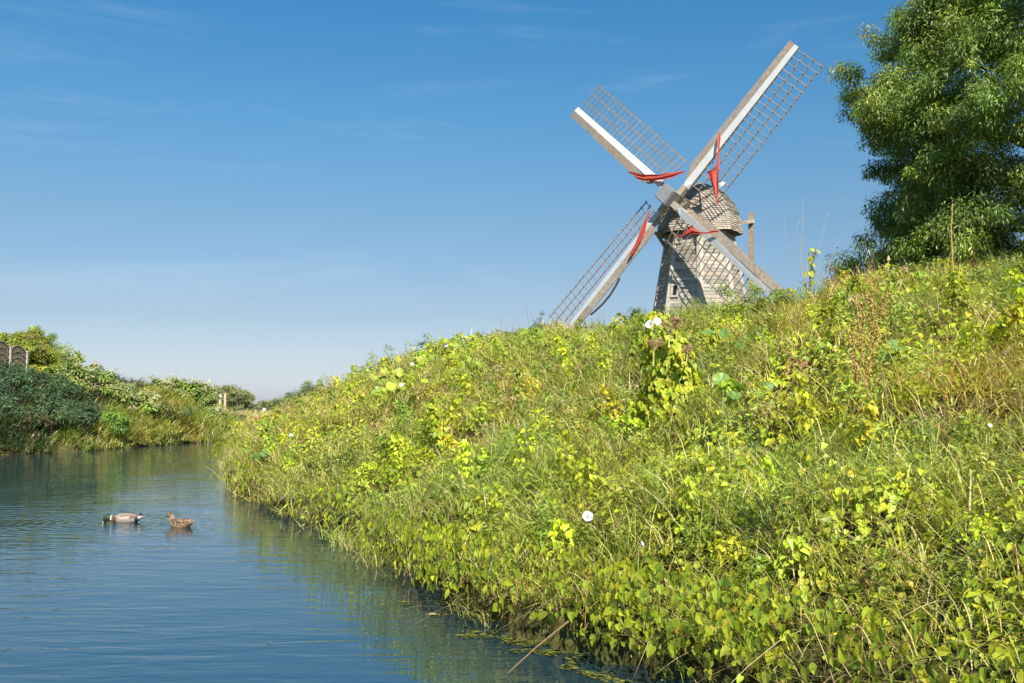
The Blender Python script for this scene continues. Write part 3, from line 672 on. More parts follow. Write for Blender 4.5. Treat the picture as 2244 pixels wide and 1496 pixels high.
# --- far field grass and left bank undergrowth
def gradL(x, y):
    e = .2; a = sdL(np.c_[x+e, y])-sdL(np.c_[x-e, y]); b = sdL(np.c_[x, y+e])-sdL(np.c_[x, y-e]); return norm(np.c_[a, b])
g = G()
LBR = (-27, -3, 26, 62)
split = lambda x, y: sstep(-15.9, -14.6, x + .12*(y-36) + 1.2*(fbm(x, y, 1.5, 51)-.5))  # marks off the stretch whose shade is painted into the grass
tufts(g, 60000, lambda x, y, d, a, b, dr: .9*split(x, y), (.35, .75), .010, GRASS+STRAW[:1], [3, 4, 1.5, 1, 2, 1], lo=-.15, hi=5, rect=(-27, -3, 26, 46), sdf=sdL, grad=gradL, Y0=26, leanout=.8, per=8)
tufts(g, 80000, lambda x, y, d, a, b, dr: 1-split(x, y), (.35, .75), .012, [(.07,.13,.05),(.05,.09,.04),(.10,.15,.05),(.14,.13,.07)], [3, 3, 2, 1], lo=-.2, hi=5, rect=LBR, sdf=sdL, grad=gradL, Y0=28, leanout=.9, per=9)  # same bank grass in darker tones, shade put into the blade colour
tufts(g, 26000, lambda x, y, d, a, b, dr: 1+0*x, (.3, .7), .009, STRAW[:3]+GRASS[:3], [4, 1.5, 3, .7, .7, 1.5], lo=1.2, hi=80, rect=(-22, 12, 42, 110), sdf=sdL, grad=gradL, Y0=44, leanout=.1, per=7, up0=-.25)
tufts(g, 14000, lambda x, y, d, a, b, dr: 1+0*x, (.3, .65), .009, STRAW[:3]+GRASS[:3], [3, 1, 2, 1.5, 1.5, 2], lo=.3, hi=14, rect=(-13, 4, 36, 56), sdf=sdR, Y0=44, leanout=.1, per=7, up0=-.25)
tufts(g, 26000, lambda x, y, d, a, b, dr: 1+0*x, (.25, .5), .010, STRAW[:1]+STRAW[2:3]+GRASS[2:4], [3, 3, 1.5, 2], lo=-.1, hi=9, rect=(-13, -4, 33, 48), sdf=sdR, Y0=40, leanout=.5, per=8, up0=-.12)
tag(g.build('meadow_grass', M_GRASS), 'dry tawny meadow grass along the far banks', 'grass', kind='stuff')

# ------------------------------------------------------------------ trees and shrubs
def crown_cloud(g, centres, radii, per, leaf, size, cols, wts, droop=.4, flat=.75, shell=.55, tone=.14):
    """leaf clusters: each centre is a tuft of leaves; per-cluster colour"""
    n = len(centres); C_ = np.repeat(centres, per, 0); Rr = np.repeat(radii, per); m_ = len(C_)
    v = norm(rng.normal(0, 1, (m_, 3))); r = rng.uniform(shell, 1, m_)**.7
    T = C_ + v*(Rr*r)[:, None]*np.array([1, 1, flat]); cc = pal(n, cols, wts, tone)
    col = np.repeat(cc, per, 0)*np.clip(1+rng.normal(0, .16, (m_, 1)), .6, 1.6)
    nn = v + np.array([0, 0, .55]) + rng.normal(0, .5, (m_, 3)); tip = v*.6 + np.array([0, 0, -droop]) + rng.normal(0, .5, (m_, 3))
    leaves(g, leaf, T, nn, tip, size*rng.uniform(.6, 1.3, m_), col)
def limbs(g, base, targets, r0, col, k=6, bend=.25):
    for t in targets:
        b = np.asarray(base, float); t = np.asarray(t, float); mid = (b+t)/2 + rng.normal(0, bend, 3)*np.linalg.norm(t-b)*.3
        ts = np.linspace(0, 1, 7)[:, None]; pts = b*(1-ts)**2 + 2*mid*ts*(1-ts) + t*ts**2
        g.tube(pts, np.linspace(r0, r0*.18, 7), col, k)
# big tree behind the bank on the right
rng = np.random.default_rng(21)
TX, TY = 21.5, 38.0
tree = empty('broadleaf_tree', (TX, TY, 2.8), 'tall dense green leafy tree rising behind the bank at the right of the windmill', 'tree')
def loc(g, o):
    for i in range(len(g.V)): g.V[i] = g.V[i] - np.array(o.location)
    return g
cl = []; rad = []
def edgex(z):       # left silhouette half width at height z, metres
    return np.interp(z, [3.5, 5.5, 7.6, 9, 10, 11.3, 12.5, 14, 15.3, 17, 19, 21, 22.8], [6.6, 7.8, 8.2, 7.6, 7.2, 7.6, 8.0, 7.8, 7.6, 6.6, 5.4, 3.6, 1.2])
while len(cl) < 2350:
    z = rng.uniform(3.6, 22.5); a = rng.uniform(0, 2*pi); W_ = edgex(z)*(1+.06*sin(3*a+z*.8)+.05*sin(7*a-z*1.7)); r = W_*rng.uniform(.25, 1)**.42
    if rng.random() > W_/8.0: continue
    if cos(a-1.57) > .4 and rng.random() < .7: continue
    rr = rng.uniform(.45, .95); cl.append((TX + (r-rr*.6)*cos(a), TY + (r-rr*.6)*sin(a), z)); rad.append(rr)
cl = np.array(cl); rad = np.array(rad)
g = G(); crown_cloud(g, cl, rad, 290, LANCE, .19, [(.18,.27,.05),(.24,.32,.05),(.15,.23,.055),(.32,.37,.06),(.21,.29,.06)], [3, 3, 3, 1.2, 2], droop=.75, flat=.8, shell=.15)
# light sprays on the outside
k = rng.choice(len(cl), 420, replace=False); o_ = cl[k] + norm(cl[k]-np.array([TX, TY, 11.]))*.55
crown_cloud(g, o_, rng.uniform(.25, .6, 420), 120, LANCE, .18, [(.29,.35,.055),(.22,.29,.05),(.35,.39,.06)], [2, 2, 1], droop=1.0, shell=.1)
loc(g, tree).build('crown', M_TREE, tree)
g = G(); g.tube([(TX, TY, 2.6), (TX+.1, TY, 6), (TX-.1, TY+.1, 10), (TX+.1, TY, 15), (TX, TY, 20)], [.55, .45, .36, .22, .08], (.16, .13, .10), 10)
for z in np.linspace(5, 17, 12): limbs(g, (TX, TY, z-1), cl[np.argsort(np.abs(cl[:, 2]-z-1))[:7]], .12, (.17, .14, .105), 5)
loc(g, tree).build('trunk', M_BARK, tree)

def shrub(name, label, cat, x, y, w, dpt, h, ncl, per, leaf, size, cols, wts, group=None, crad=.32, droop=.3, blossoms=None, stems=7, z=None, lean=0.0, shape=.5, mat=None):
    z = max(float(height(np.array([x]), np.array([y]))[0]), 0) if z is None else z
    e = empty(name, (x, y, z), label, cat, group)
    v = norm(rng.normal(0, 1, (ncl, 3))); v[:, 2] = np.abs(v[:, 2]); r = rng.uniform(.15, 1, ncl)**shape
    bump = 1 + .22*np.sin(v[:, 0]*5+x)+.18*np.sin(v[:, 1]*6+y*2)
    c = np.array([x, y, z]) + v*np.array([w/2, dpt/2, h])*(r*bump)[:, None]*.9; c[:, 0] += lean*(c[:, 2]-z)
    c[:, 2] = np.maximum(c[:, 2], z+.05)
    g = G(); crown_cloud(g, c, rng.uniform(.55, 1.25, ncl)*crad, per, leaf, size, cols, wts, droop=droop, shell=.1)
    loc(g, e).build('foliage', mat or M_BUSH, e)
    if blossoms:
        k = rng.choice(ncl, int(ncl*blossoms), replace=False); k = k[r[k] > .5]; g = G()
        m_ = len(k); cc = c[k] + v[k]*crad*.8
        crown_cloud(g, cc, rng.uniform(.16, .34, m_), 60, LANCE, .10, [(.48,.46,.26),(.42,.43,.20),(.54,.52,.34)], [2, 2, 1], droop=-.2, shell=.0, flat=.6)
        loc(g, e).build('blossom', M_BUSH, e)
    if stems:
        g = G(); limbs(g, (x, y, z-.05), c[rng.choice(ncl, min(stems, ncl), replace=False)], .035 if h > 1 else .012, (.20, .15, .09), 5)
        loc(g, e).build('stems', M_BARK, e)
    return e
DK_SHADE = [(.065,.12,.055),(.085,.145,.06),(.05,.09,.045),(.13,.18,.07)]  # leaf colours darkened to blue-green: the left bank's shade is painted in
YG = [(0.300,0.360,0.053),(0.420,0.435,0.053),(0.195,0.270,0.045),(0.480,0.450,0.075),(0.300,0.240,0.075)]
FL = [(.26,.33,.07),(.18,.26,.055),(.34,.36,.12),(.13,.20,.05)]
rng = np.random.default_rng(5)
# left bank, near to far
A = lambda px, Y: (px-1122)/F*Y
shrub('shade_toned_bush', 'large dark blue-green bush at the far left above the shaded water edge', 'shrub', A(-40, 35), 35, 4.4, 3.0, .72, 130, 190, LANCE, .17, DK_SHADE, [3, 3, 2, 1], 'dark bushes on the left bank', .42)
shrub('shade_toned_bush', 'dark green bush directly below the wooden fence panels', 'shrub', A(75, 36.5), 36.5, 3.4, 2.6, .62, 110, 180, LANCE, .15, DK_SHADE, [3, 3, 2, 1], 'dark bushes on the left bank', .38)
shrub('shade_toned_bush', 'low dark green bush between the water and the cream flowering shrubs', 'shrub', A(115, 36.6), 36.6, 2.2, 1.9, .85, 70, 170, LANCE, .14, DK_SHADE+[(.10,.16,.05)], [2, 3, 2, 1, 2], 'dark bushes on the left bank', .32)
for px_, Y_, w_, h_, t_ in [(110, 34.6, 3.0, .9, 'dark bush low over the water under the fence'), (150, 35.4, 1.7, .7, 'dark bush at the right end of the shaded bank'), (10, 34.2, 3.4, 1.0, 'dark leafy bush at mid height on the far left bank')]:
    shrub('shade_toned_bush', t_, 'shrub', A(px_, Y_), Y_, w_, 1.8, h_, 90, 170, LANCE, .14, DK_SHADE, [3, 3, 2, 1], 'dark bushes on the left bank', .32)
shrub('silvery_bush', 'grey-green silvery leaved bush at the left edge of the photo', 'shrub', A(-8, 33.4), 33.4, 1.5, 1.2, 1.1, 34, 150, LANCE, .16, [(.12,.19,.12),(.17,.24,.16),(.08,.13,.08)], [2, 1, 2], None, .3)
shrub('shade_toned_bush', 'dark shaded bush hanging over the water at the far left', 'shrub', A(40, 33.2), 33.2, 3.6, 1.6, .85, 80, 170, LANCE, .15, DK_SHADE+[(.12,.09,.05)], [2, 3, 2, 2, 1], 'dark bushes on the left bank', .33)
shrub('flowering_shrub', 'pale cream flowering shrub next to the dark bush on the left bank', 'shrub', A(185, 39), 39, 3.0, 2.6, 1.5, 100, 150, OVAL, .15, FL, [2, 2, 2, 1], 'cream flowering shrubs on the left bank', .36, blossoms=1.0)
shrub('flowering_shrub', 'cream flowering shrub leaning over a dark hollow at the water', 'shrub', A(262, 39.6), 39.6, 2.6, 2.2, 1.0, 90, 150, OVAL, .15, FL, [2, 2, 2, 1], 'cream flowering shrubs on the left bank', .34, blossoms=1.0)
shrub('flowering_shrub', 'broad rounded shrub with cream blossom nearest the two wooden stakes', 'shrub', A(395, 45.5), 45.5, 3.1, 2.6, .95, 120, 150, OVAL, .15, FL, [2, 2, 2, 1], 'cream flowering shrubs on the left bank', .36, blossoms=.8)
shrub('flowering_shrub', 'yellow-green shrub at the tip of the left bank by the river bend', 'shrub', A(450, 45.0), 45.0, 1.7, 1.6, .42, 70, 150, OVAL, .14, FL, [3, 2, 2, 1], 'cream flowering shrubs on the left bank', .3, blossoms=.5)
shrub('green_bush', 'bright green bush trailing into the water below the cream blossom', 'shrub', A(243, 36.4), 36.4, 1.3, 1.2, .9, 40, 120, LANCE, .17, [(.20,.33,.06),(.13,.24,.05),(.28,.38,.05)], [2, 2, 1], None, .27, droop=.9)
shrub('green_bush', 'olive green bush on the waterline between the flowering shrubs', 'shrub', A(330, 40.6), 40.6, 3.2, 1.4, .85, 70, 120, LANCE, .15, [(.18,.22,.06),(.24,.25,.07),(.12,.17,.05)], [2, 2, 2], None, .3, droop=.5)
shrub('yellow_shrub', 'bright yellow-green shrub below the rounded tree beside the fence', 'shrub', A(100, 41.5), 41.5, 2.1, 1.8, 1.15, 55, 150, OVAL, .14, YG, [2, 4, 1, 1, .3], None, .32)
def small_tree(name, label, px, Y, zt, w, h, ncl, per, cols, wts, size=.15, leaf=LANCE, crad=.42, group=None, trunk=.09):
    x = A(px, Y); z0 = max(float(height(np.array([x]), np.array([Y]))[0]), 0); e = empty(name, (x, Y, z0), label, 'tree', group)
    v = norm(rng.normal(0, 1, (ncl, 3))); r = rng.uniform(.1, 1, ncl)**.45; bump = 1+.15*np.sin(v[:, 0]*6+px)+.12*np.sin(v[:, 2]*7)
    c = np.array([x, Y, zt-h/2]) + v*np.array([w/2, w/2, h/2])*(r*bump)[:, None]*.93
    g = G(); crown_cloud(g, c, rng.uniform(.5, 1.2, ncl)*crad, per, leaf, size, cols, wts, droop=.1, shell=.1); loc(g, e).build('crown', M_BUSH, e)
    g = G(); g.tube([(x, Y, z0-.1), (x+.05, Y, zt-h*.55), (x, Y, zt-h*.2)], [trunk, trunk*.7, trunk*.3], (.30, .24, .16), 8)
    limbs(g, (x, Y, zt-h*.85), c[rng.choice(ncl, min(12, ncl), replace=False)], trunk*.6, (.34, .27, .18), 5); loc(g, e).build('trunk', M_BARK, e)
small_tree('rounded_tree', 'rounded yellow-green tree rising behind the fence on the left bank', 62, 47, 5.25, 3.5, 3.0, 300, 190, YG, [3, 2, 3, 1, .6])
small_tree('sapling', 'thin dark sapling whose top shows above the flowering shrubs', 206, 40, 3.12, 1.0, .55, 9, 26, [(.07,.13,.05),(.05,.10,.04)], [1, 1], .19, crad=.25, trunk=.03)
WIL = [(.26,.29,.13),(.32,.34,.14),(.20,.24,.10),(.38,.36,.16)]
small_tree('willow_tree', 'hazy rounded willow on the horizon directly behind the two wooden stakes', 496, 118, 4.05, 5.4, 3.6, 150, 90, WIL, [2, 2, 2, 1], .30, crad=.6, group='bushy trees on the horizon')
small_tree('willow_tree', 'small low willow right of the larger one behind the stakes', 537, 121, 3.3, 2.0, 2.4, 50, 90, WIL, [2, 1, 2, 1], .30, crad=.45, group='bushy trees on the horizon')
small_tree('willow_tree', 'dark green bushy tree on the horizon where the near bank meets the sky', 688, 92, 3.75, 3.4, 3.0, 110, 90, [(.17,.24,.11),(.22,.28,.12),(.27,.30,.13)], [2, 2, 1], .26, crad=.5, group='bushy trees on the horizon')
small_tree('willow_tree', 'low dark bushy tree just left of the taller one by the near bank', 635, 95, 2.7, 2.6, 1.9, 60, 90, [(.18,.24,.11),(.23,.28,.12)], [2, 2], .26, crad=.45, group='bushy trees on the horizon')
small_tree('willow_tree', 'brown-green thin bushy tree at the foot of the near bank skyline', 735, 90, 3.2, 3.2, 2.4, 70, 80, [(.30,.28,.13),(.34,.31,.14)], [2, 2], .24, crad=.45, group='bushy trees on the horizon')
small_tree('willow_tree', 'tiny distant bush between the two groups of horizon trees', 590, 200, 2.6, 4.5, 2.2, 50, 60, WIL, [2, 2, 2, 1], .40, crad=.6, group='bushy trees on the horizon')

rng = np.random.default_rng(6)
# ------------------------------------------------------------------ fence on the left bank
fp = [np.array([A(-18, 40.4), 40.4]), np.array([A(20, 42.0), 42.0]), np.array([A(57, 43.7), 43.7])]
fz = [float(height(np.array([p_[0]]), np.array([p_[1]]))[0]) for p_ in fp]
ft = [4.06, 3.98, 3.88]
fence = empty('panel_fence', (fp[1][0], fp[1][1], fz[1]), 'arched brown slatted fence panels between pale concrete posts above the left bank', 'fence')
for p_, z0, zt in zip(fp, fz, ft):
    g = G(); g.box((p_[0], p_[1], (z0+zt)/2), (.12, .12, zt-z0), (.50, .44, .36)); g.box((p_[0], p_[1], zt+.02), (.14, .14, .04), (.52, .46, .38)); loc(g, fence).build('post', M_CONC, fence)
for i in range(2):
    a, b = fp[i], fp[i+1]; za, zb = ft[i]-.12, ft[i+1]-.12; g = G(); d = b-a; nrm = np.array([d[1], -d[0]]); nrm /= np.linalg.norm(nrm)
    nsl = 13
    for s in range(nsl):
        for t0, t1 in zip(np.linspace(.05, .95, 9)[:-1], np.linspace(.05, .95, 9)[1:]):
            tm = (t0+t1)/2; top = (za*(1-tm)+zb*tm) + .30*sin(pi*tm)**.8; zz = top - .02 - (s+1)*.125 
            lo, hi = zz, zz+.122
            q = nrm*(.012*(s % 2)+.02)
            g.add([(a+d*t0)[0]+q[0], (a+d*t0)[1]+q[1], lo, (a+d*t1)[0]+q[0], (a+d*t1)[1]+q[1], lo, (a+d*t1)[0]+q[0]*.3, (a+d*t1)[1]+q[1]*.3, hi, (a+d*t0)[0]+q[0]*.3, (a+d*t0)[1]+q[1]*.3, hi], [(0, 1, 2, 3)], woodc((.24, .17, .13), .12))
    o1 = loc(g, fence).build('panel', M_WOODB, fence)
    g = G(); pts = [np.array([*(a+d*t), za*(1-t)+zb*t + .30*sin(pi*t)**.8 if 0 < t < 1 else za*(1-t)+zb*t]) for t in np.linspace(.04, .96, 14)]
    for p0, p1 in zip(pts[:-1], pts[1:]): g.beam(p0, p1, .06, .05, (.36, .30, .22))
    for i_ in range(len(g.V)): g.V[i_] = g.V[i_] - np.array(fence.location)
    g.build('arched_rail', M_WOODB, o1)
# stakes
for i, (px, Y, h_, lab) in enumerate([(484, 60, .75, 'left one of two wooden stakes by the river bend, white band near its top'), (494.5, 60.5, .72, 'right one of two wooden stakes by the river bend, plain without a white band')]):
    x = A(px, Y); z = float(height(np.array([x]), np.array([Y]))[0]); e = empty('wooden_stake', (x, Y, z), lab, 'stake', 'wooden stakes in the far meadow')
    zt = CAMZ + (885-863)/F*Y; g = G(); g.box((0, 0, (zt-z)/2), (.12, .12, zt-z), (.55, .40, .28)); g.box((0, 0, zt-z+.01), (.10, .10, .03), (.6, .46, .34)); g.build('shaft', M_WOODB, e)
    if i == 0: g = G(); g.box((0, -.002, zt-z-.14), (.125, .125, .14), (.7, .7, .7)); g.build('white_band', M_PAINT, e)
x = A(477, 64); z = float(height(np.array([x]), np.array([64.]))[0]); e = empty('metal_pole', (x, 64, z), 'thin dark metal pole standing just left of the wooden stakes', 'pole')
g = G(); g.tube([(0, 0, 0), (0, 0, CAMZ+30/F*64-z)], .025, (.12, .13, .13), 8); g.tube([(.1, 0, 0), (.1, 0, CAMZ+22/F*64-z)], .02, (.12, .13, .13), 8); g.build('shaft', M_METAL, e)
g = G(); g.box((0, 0, CAMZ+30/F*64-z+.03), (.09, .05, .1), (.1, .1, .1)); g.build('pole_cap', M_METAL, e)

# ------------------------------------------------------------------ single plants on the near bank
def vine(label, path, width, n, size, cols=BRIGHT, wts=(5, 3, 2, 1, .2), tall=0.0, name='bindweed_vine', group='bindweed columns climbing on the near bank'):
    """path: photo pixels from foot to top; the column stands on the bank where the foot is"""
    b = hit(*path[0]); Y = b[1]; pts = [at(p_[0], p_[1], Y-.04*i) for i, p_ in enumerate(path)]; pts = np.array(pts)
    e = empty(name, b, label, 'climbing plant', group)
    sg = np.r_[0, np.cumsum(np.linalg.norm(np.diff(pts, axis=0), axis=1))]; t = rng.uniform(0, 1, n); s = t*sg[-1]
    c = np.c_[np.interp(s, sg, pts[:, 0]), np.interp(s, sg, pts[:, 1]), np.interp(s, sg, pts[:, 2])]
    w = np.interp(t, np.linspace(0, 1, len(width)), width)*Y/F/2; a = rng.uniform(0, 2*pi, n); r = rng.uniform(.4, 1, n)**.6
    w = w*(.75+1.1*fbm(t*4+Y, a*.9, 1.0, 71)); off = np.c_[np.cos(a), np.sin(a)*.8, 0*a]; T = c + off*(w*r)[:, None] + rng.normal(0, .015, (n, 3))
    g = G(); leaves(g, HEART, T, off+np.array([0, -.25, .4])+rng.normal(0, .35, (n, 3)), off*.3+np.array([0, 0, -1.])+rng.normal(0, .35, (n, 3)), size*rng.uniform(.6, 1.25, n), pal(n, cols, wts))
    loc(g, e).build('foliage', M_LEAF, e)
    g = G(); 
    for k in range(3): g.tube(pts + rng.normal(0, .02, pts.shape)*(k > 0), [.007]*len(pts), (.24, .22, .07), 5)
    loc(g, e).build('stem', M_STEM, e); return e, pts, Y
VA = vine('broad column of bindweed with brown seed heads climbing in front of the windmill foot', [(1475, 1005), (1478, 900), (1465, 790), (1440, 690)], [70, 105, 125, 120, 95, 70, 30], 3000, .062)
vine('narrow leaning bindweed column on the middle of the slope right of the river bend', [(988, 1010), (968, 950), (950, 905), (942, 882)], [40, 26, 22, 20, 12], 300, .07)
vine('short bindweed column near the lower left part of the slope', [(738, 962), (728, 930), (716, 894)], [30, 24, 22, 12], 150, .075)
vine('upright bindweed strand to the right of the broad column by the windmill', [(1560, 820), (1566, 760), (1572, 700)], [18, 22, 18, 14], 180, .065)
vine('drooping bindweed strand with long bright leaves low on the right side of the bank', [(1828, 1290), (1822, 1200), (1800, 1120)], [60, 48, 40, 30], 220, .065)
vine('small bindweed clump on the slope left of the narrow leaning column', [(884, 1020), (878, 985), (872, 955)], [50, 34, 20], 150, .07)
vine('thin bindweed strand rising against the sky beside the rusty bush', [(1778, 650), (1774, 600), (1783, 545)], [26, 12, 10, 8], 34, .08)
# dead umbels
def umbel(label, pts_px, r, Yoff=0, col=(.26, .15, .08), name='dead_umbel', n=90, group='dead brown seed umbels'):
    b = hit(*pts_px[0]); Y = b[1]-.5+Yoff if Yoff >= 0 else VA[1][2][1]-.42; e = empty(name, (b[0], b[1], b[2]), label, 'seed head', group)
    P = [at(p_[0], p_[1], Y) for p_ in pts_px]; P[0] = b; g = G(); g.tube(np.array(P), [.008]*len(P), (.40, .40, .10), 6); loc(g, e).build('stalk', M_STEM, e)
    g = G(); c = P[-1]
    for k in range(14):
        a = rng.uniform(0, 2*pi); q = c + np.array([cos(a)*r*rng.uniform(.3, 1), sin(a)*r*rng.uniform(.3, 1), rng.uniform(.0, .05)]); g.tube([c-np.array([0, 0, .07]), q], .003, (.30, .19, .10), 4)
        v = norm(rng.normal(0, 1, (n//6, 3))); T = q + v*.022; leaves(g, OVAL, T, v, rng.normal(0, 1, (n//6, 3)), np.full(n//6, .018), pal(n//6, [col, (.36, .23, .13)], [1, 1]))
    loc(g, e).build('seed_cluster', M_STEM, e)
umbel('brown dead umbel in front of the bindweed column, below the pair of white flowers', [(1440, 850), (1432, 800), (1432, 752)], .09, -1)
umbel('brown dead umbel right of the white flowers at the top of the bindweed column', [(1462, 840), (1466, 760), (1466, 716)], .09, -1)
umbel('pale brown umbel at the right top of the bindweed column', [(1490, 850), (1484, 770), (1481, 708)], .06, -1)
umbel('brown umbel near the river bend on the lower left slope', [(573, 950), (572, 938), (571, 925)], .16)
umbel('small brown umbel halfway down the right side of the bindweed column', [(1495, 830), (1502, 800), (1508, 772)], .05, -1)
# white bindweed flowers
def flower(px, py, dia, label, tilt=(0, -.8, .35), Yf=None, stem=.16, name='white_flower'):
    Y = Yf or hits(px, py, .17)[1]; c = at(px, py, Y); e = empty(name, c, label, 'flower', 'white bindweed flowers on the near bank')
    n_ = norm(np.array([tilt], float))[0]; r = dia*Y/F/2; x = norm(np.cross([n_], [(0, 0, 1.)]))[0]; y_ = np.cross(n_, x)
    g = G(); rings = [(0.03, -1.0), (.14, -.8), (.35, -.25), (.75, .02), (1.0, .06)]; K = 15; v = []
    for rr, zz in rings:
        for k in range(K): 
            a = 2*pi*k/K; q = 1+(.06*cos(5*a) if rr > .7 else 0); v.append(r*(rr*q*(x*cos(a)+y_*sin(a)) + n_*zz*1.1))
    g.add(v, [(i*K+k, i*K+(k+1) % K, (i+1)*K+(k+1) % K, (i+1)*K+k) for i in range(4) for k in range(K)], (.86, .86, .88)); g.build('petal', M_PETAL, e, smooth=True)
    g = G(); g.tube([-n_*r*.7, -n_*r*1.5, -n_*r*1.9+np.array([0, 0, -stem])], [r*.16, r*.13, .004], (.2, .3, .06), 6); g.build('calyx', M_STEM, e)
YV = VA[1][-1][1]-.35
for a_ in [(1288, 1131, 23, 'round open white flower low in the middle of the bank'), (1441, 704, 20, 'right one of the white flower pair in front of the windmill', (.3, -.9, .5), YV), (1423, 710, 19, 'left one of the white flower pair in front of the windmill', (-.5, -.8, .3), YV-.03),
           (1408, 1191, 13, 'half-closed white flower right of the round open one', (.8, -.4, .5)), (2170, 932, 9, 'small white flower high on the far right of the slope'), (880, 843, 9, 'white flower left of the big round leaves on the skyline'),
           (903, 797, 8, 'small white flower at the upper left edge of the round leaves'), (978, 756, 8, 'white flower among the big round leaves on the skyline'), (638, 953, 8, 'small pale flower on the lower left slope near the water'),
           (1322, 880, 6, 'tiny white flower left of the bindweed column'), (896, 826, 7, 'small white flower beneath the left round leaves'), (1786, 1078, 8, 'narrow white flower above the drooping bindweed strand', (.9, -.3, .2)),
           (579, 897, 7, 'isolated white flower standing in the meadow at the river bend')]: flower(*a_)
# broad round leaves near the skyline
def broad(px, py, label, n=9, size=.22, spread=.34, cols=((.34,.43,.05),(.26,.36,.05),(.40,.45,.06)), group='clumps of big round leaves'):
    b = hit(px, py+12); d0 = hits(px, py, .03); e = empty('broadleaf_plant', b, label, 'plant', group)
    n = int(n*1.6); v = rng.normal(0, spread, (n, 3))*np.array([1, .6, .4]); T = d0+v; g = G()
    leaves(g, ROUND, T, np.array([.1, -.75, .65])+rng.normal(0, .28, (n, 3)), rng.normal(0, .6, (n, 3))+np.array([0, -.3, -.7]), size*.78*rng.uniform(.6, 1.2, n), pal(n, cols, [1]*len(cols), .14)); loc(g, e).build('foliage', M_LEAF, e)
    g = G()
    for t in T: g.tube([b, (b+t)/2+rng.normal(0, .02, 3), t], [.008, .006, .005], (.25, .30, .08), 5)
    loc(g, e).build('stalk', M_STEM, e)
for px, py, n_, s_, lab in [(998, 752, 9, .26, 'clump of big bright round leaves topmost on the skyline'), (1012, 793, 9, .25, 'clump of round leaves just below the topmost one'), (946, 790, 10, .24, 'bright clump of round leaves in the middle of the leafy patch'),
      (1030, 790, 5, .22, 'small clump of round leaves at the right end of the leafy patch'), (915, 818, 9, .24, 'clump of round leaves lower left in the leafy patch'), (868, 850, 6, .22, 'lowest leftmost clump of yellow-green round leaves'), (905, 850, 6, .22, 'yellow-green round leaves beside the white flower'),
      (1115, 755, 7, .20, 'round leaves on the skyline between the leafy patch and the lower left sail')]: broad(px, py, lab, n_, s_)
for px, py, n_, s_, lab in [(1640, 745, 6, .20, 'dull green broad leaves below the tip of the lower right sail'), (1600, 860, 6, .17, 'green broad leaves in the middle right of the slope'), (1930, 780, 4, .15, 'few green dock leaves beside the rusty seed stalks'), (2205, 690, 5, .15, 'green broad leaves at the right edge near the skyline'), (570, 1000, 7, .2, 'yellow broad leaves overhanging the water near the river bend')]:
    broad(px, py, lab, n_, s_, .16, ((.14,.26,.06),(.20,.32,.06)))
# rush / horsetail clumps
def rush(px, py, label, n, Ln, spread, lean, col, w=.006, name='rush_clump', fan=.35, droop=(.1, .6)):
    b = hit(px, py); e = empty(name, b, label, 'grass clump', 'clumps of tall thin rushes'); g = G()
    P = b + np.c_[rng.normal(0, spread, (n, 2)), np.full(n, .0)]; l2 = norm(np.tile(np.array(lean, float), (n, 1))+rdir(n)*fan)
    blades(g, P, l2, Ln*rng.uniform(.6, 1.1, n), rng.uniform(.02, .5, n), rng.uniform(*droop, n), np.full(n, w), pal(n, col, [1]*len(col)), 7, rng.uniform(-1.4, 1.4, n)); loc(g, e).build('foliage', M_GRASS, e)
BG = [(0.117,0.221,0.091),(0.169,0.286,0.117),(0.091,0.156,0.065)]
rush(1720, 1270, 'dark blue-green rush clump standing low on the right of the bank', 110, .75, .07, (-.6, -.2), BG)
rush(2075, 1370, 'dark rush clump fanning out to the right edge of the photo', 130, .95, .06, (1, .1), BG, droop=(.4, .9))
rush(1150, 1060, 'tall upright green grass clump in the middle of the slope', 150, .75, .14, (0, .2), [(.22,.33,.07),(.16,.27,.07)], .007, fan=1.2, droop=(0, .3))
rush(1600, 1000, 'bluish grass clump right of the bindweed column', 90, .55, .12, (.2, 0), [(.16,.27,.09),(.12,.22,.08)], .008, fan=1.2, droop=(.1, .5))
rush(1560, 880, 'green sword-leaved grass clump beside the bindweed column', 40, .6, .06, (.1, 0), [(.15,.26,.08)], .012, fan=1.4, droop=(.1, .5))
rush(2100, 640, 'pale grass clump on the skyline under the tall tree', 80, .5, .2, (.1, 0), [(.25,.36,.10),(.18,.30,.09)], .009, fan=1.4, droop=(.1, .5))
# dock with rusty seed stalks
b = hit(1905, 930); e = empty('dock_plant', b, 'tall dock plant with rusty orange seed stalks high on the right slope', 'plant')
for path in ([(1880,900),(1885,800),(1892,720),(1880,660)], [(1890,900),(1900,790),(1915,700),(1905,645)], [(1895,850),(1915,760),(1930,690),(1945,640)], [(1885,960),(1880,850),(1868,770),(1872,700)]):
    pts = np.array([at(p_[0], p_[1], b[1]-.25) for p_ in path]); g = G(); g.tube(pts, [.006]*4, (.34, .17, .06), 5)
    n_ = 380; t = rng.uniform(.25, 1, n_); q = np.array([np.interp(t*3, range(4), pts[:, i]) for i in range(3)]).T + rng.normal(0, .022, (n_, 3))
    leaves(g, OVAL, q, rng.normal(0, 1, (n_, 3)), rng.normal(0, 1, (n_, 3)), np.full(n_, .022), pal(n_, [(.42,.32,.07),(.40,.36,.08),(.34,.20,.07)], [2, 2, 1])); loc(g, e).build('seed_stalk', M_STEM, e)
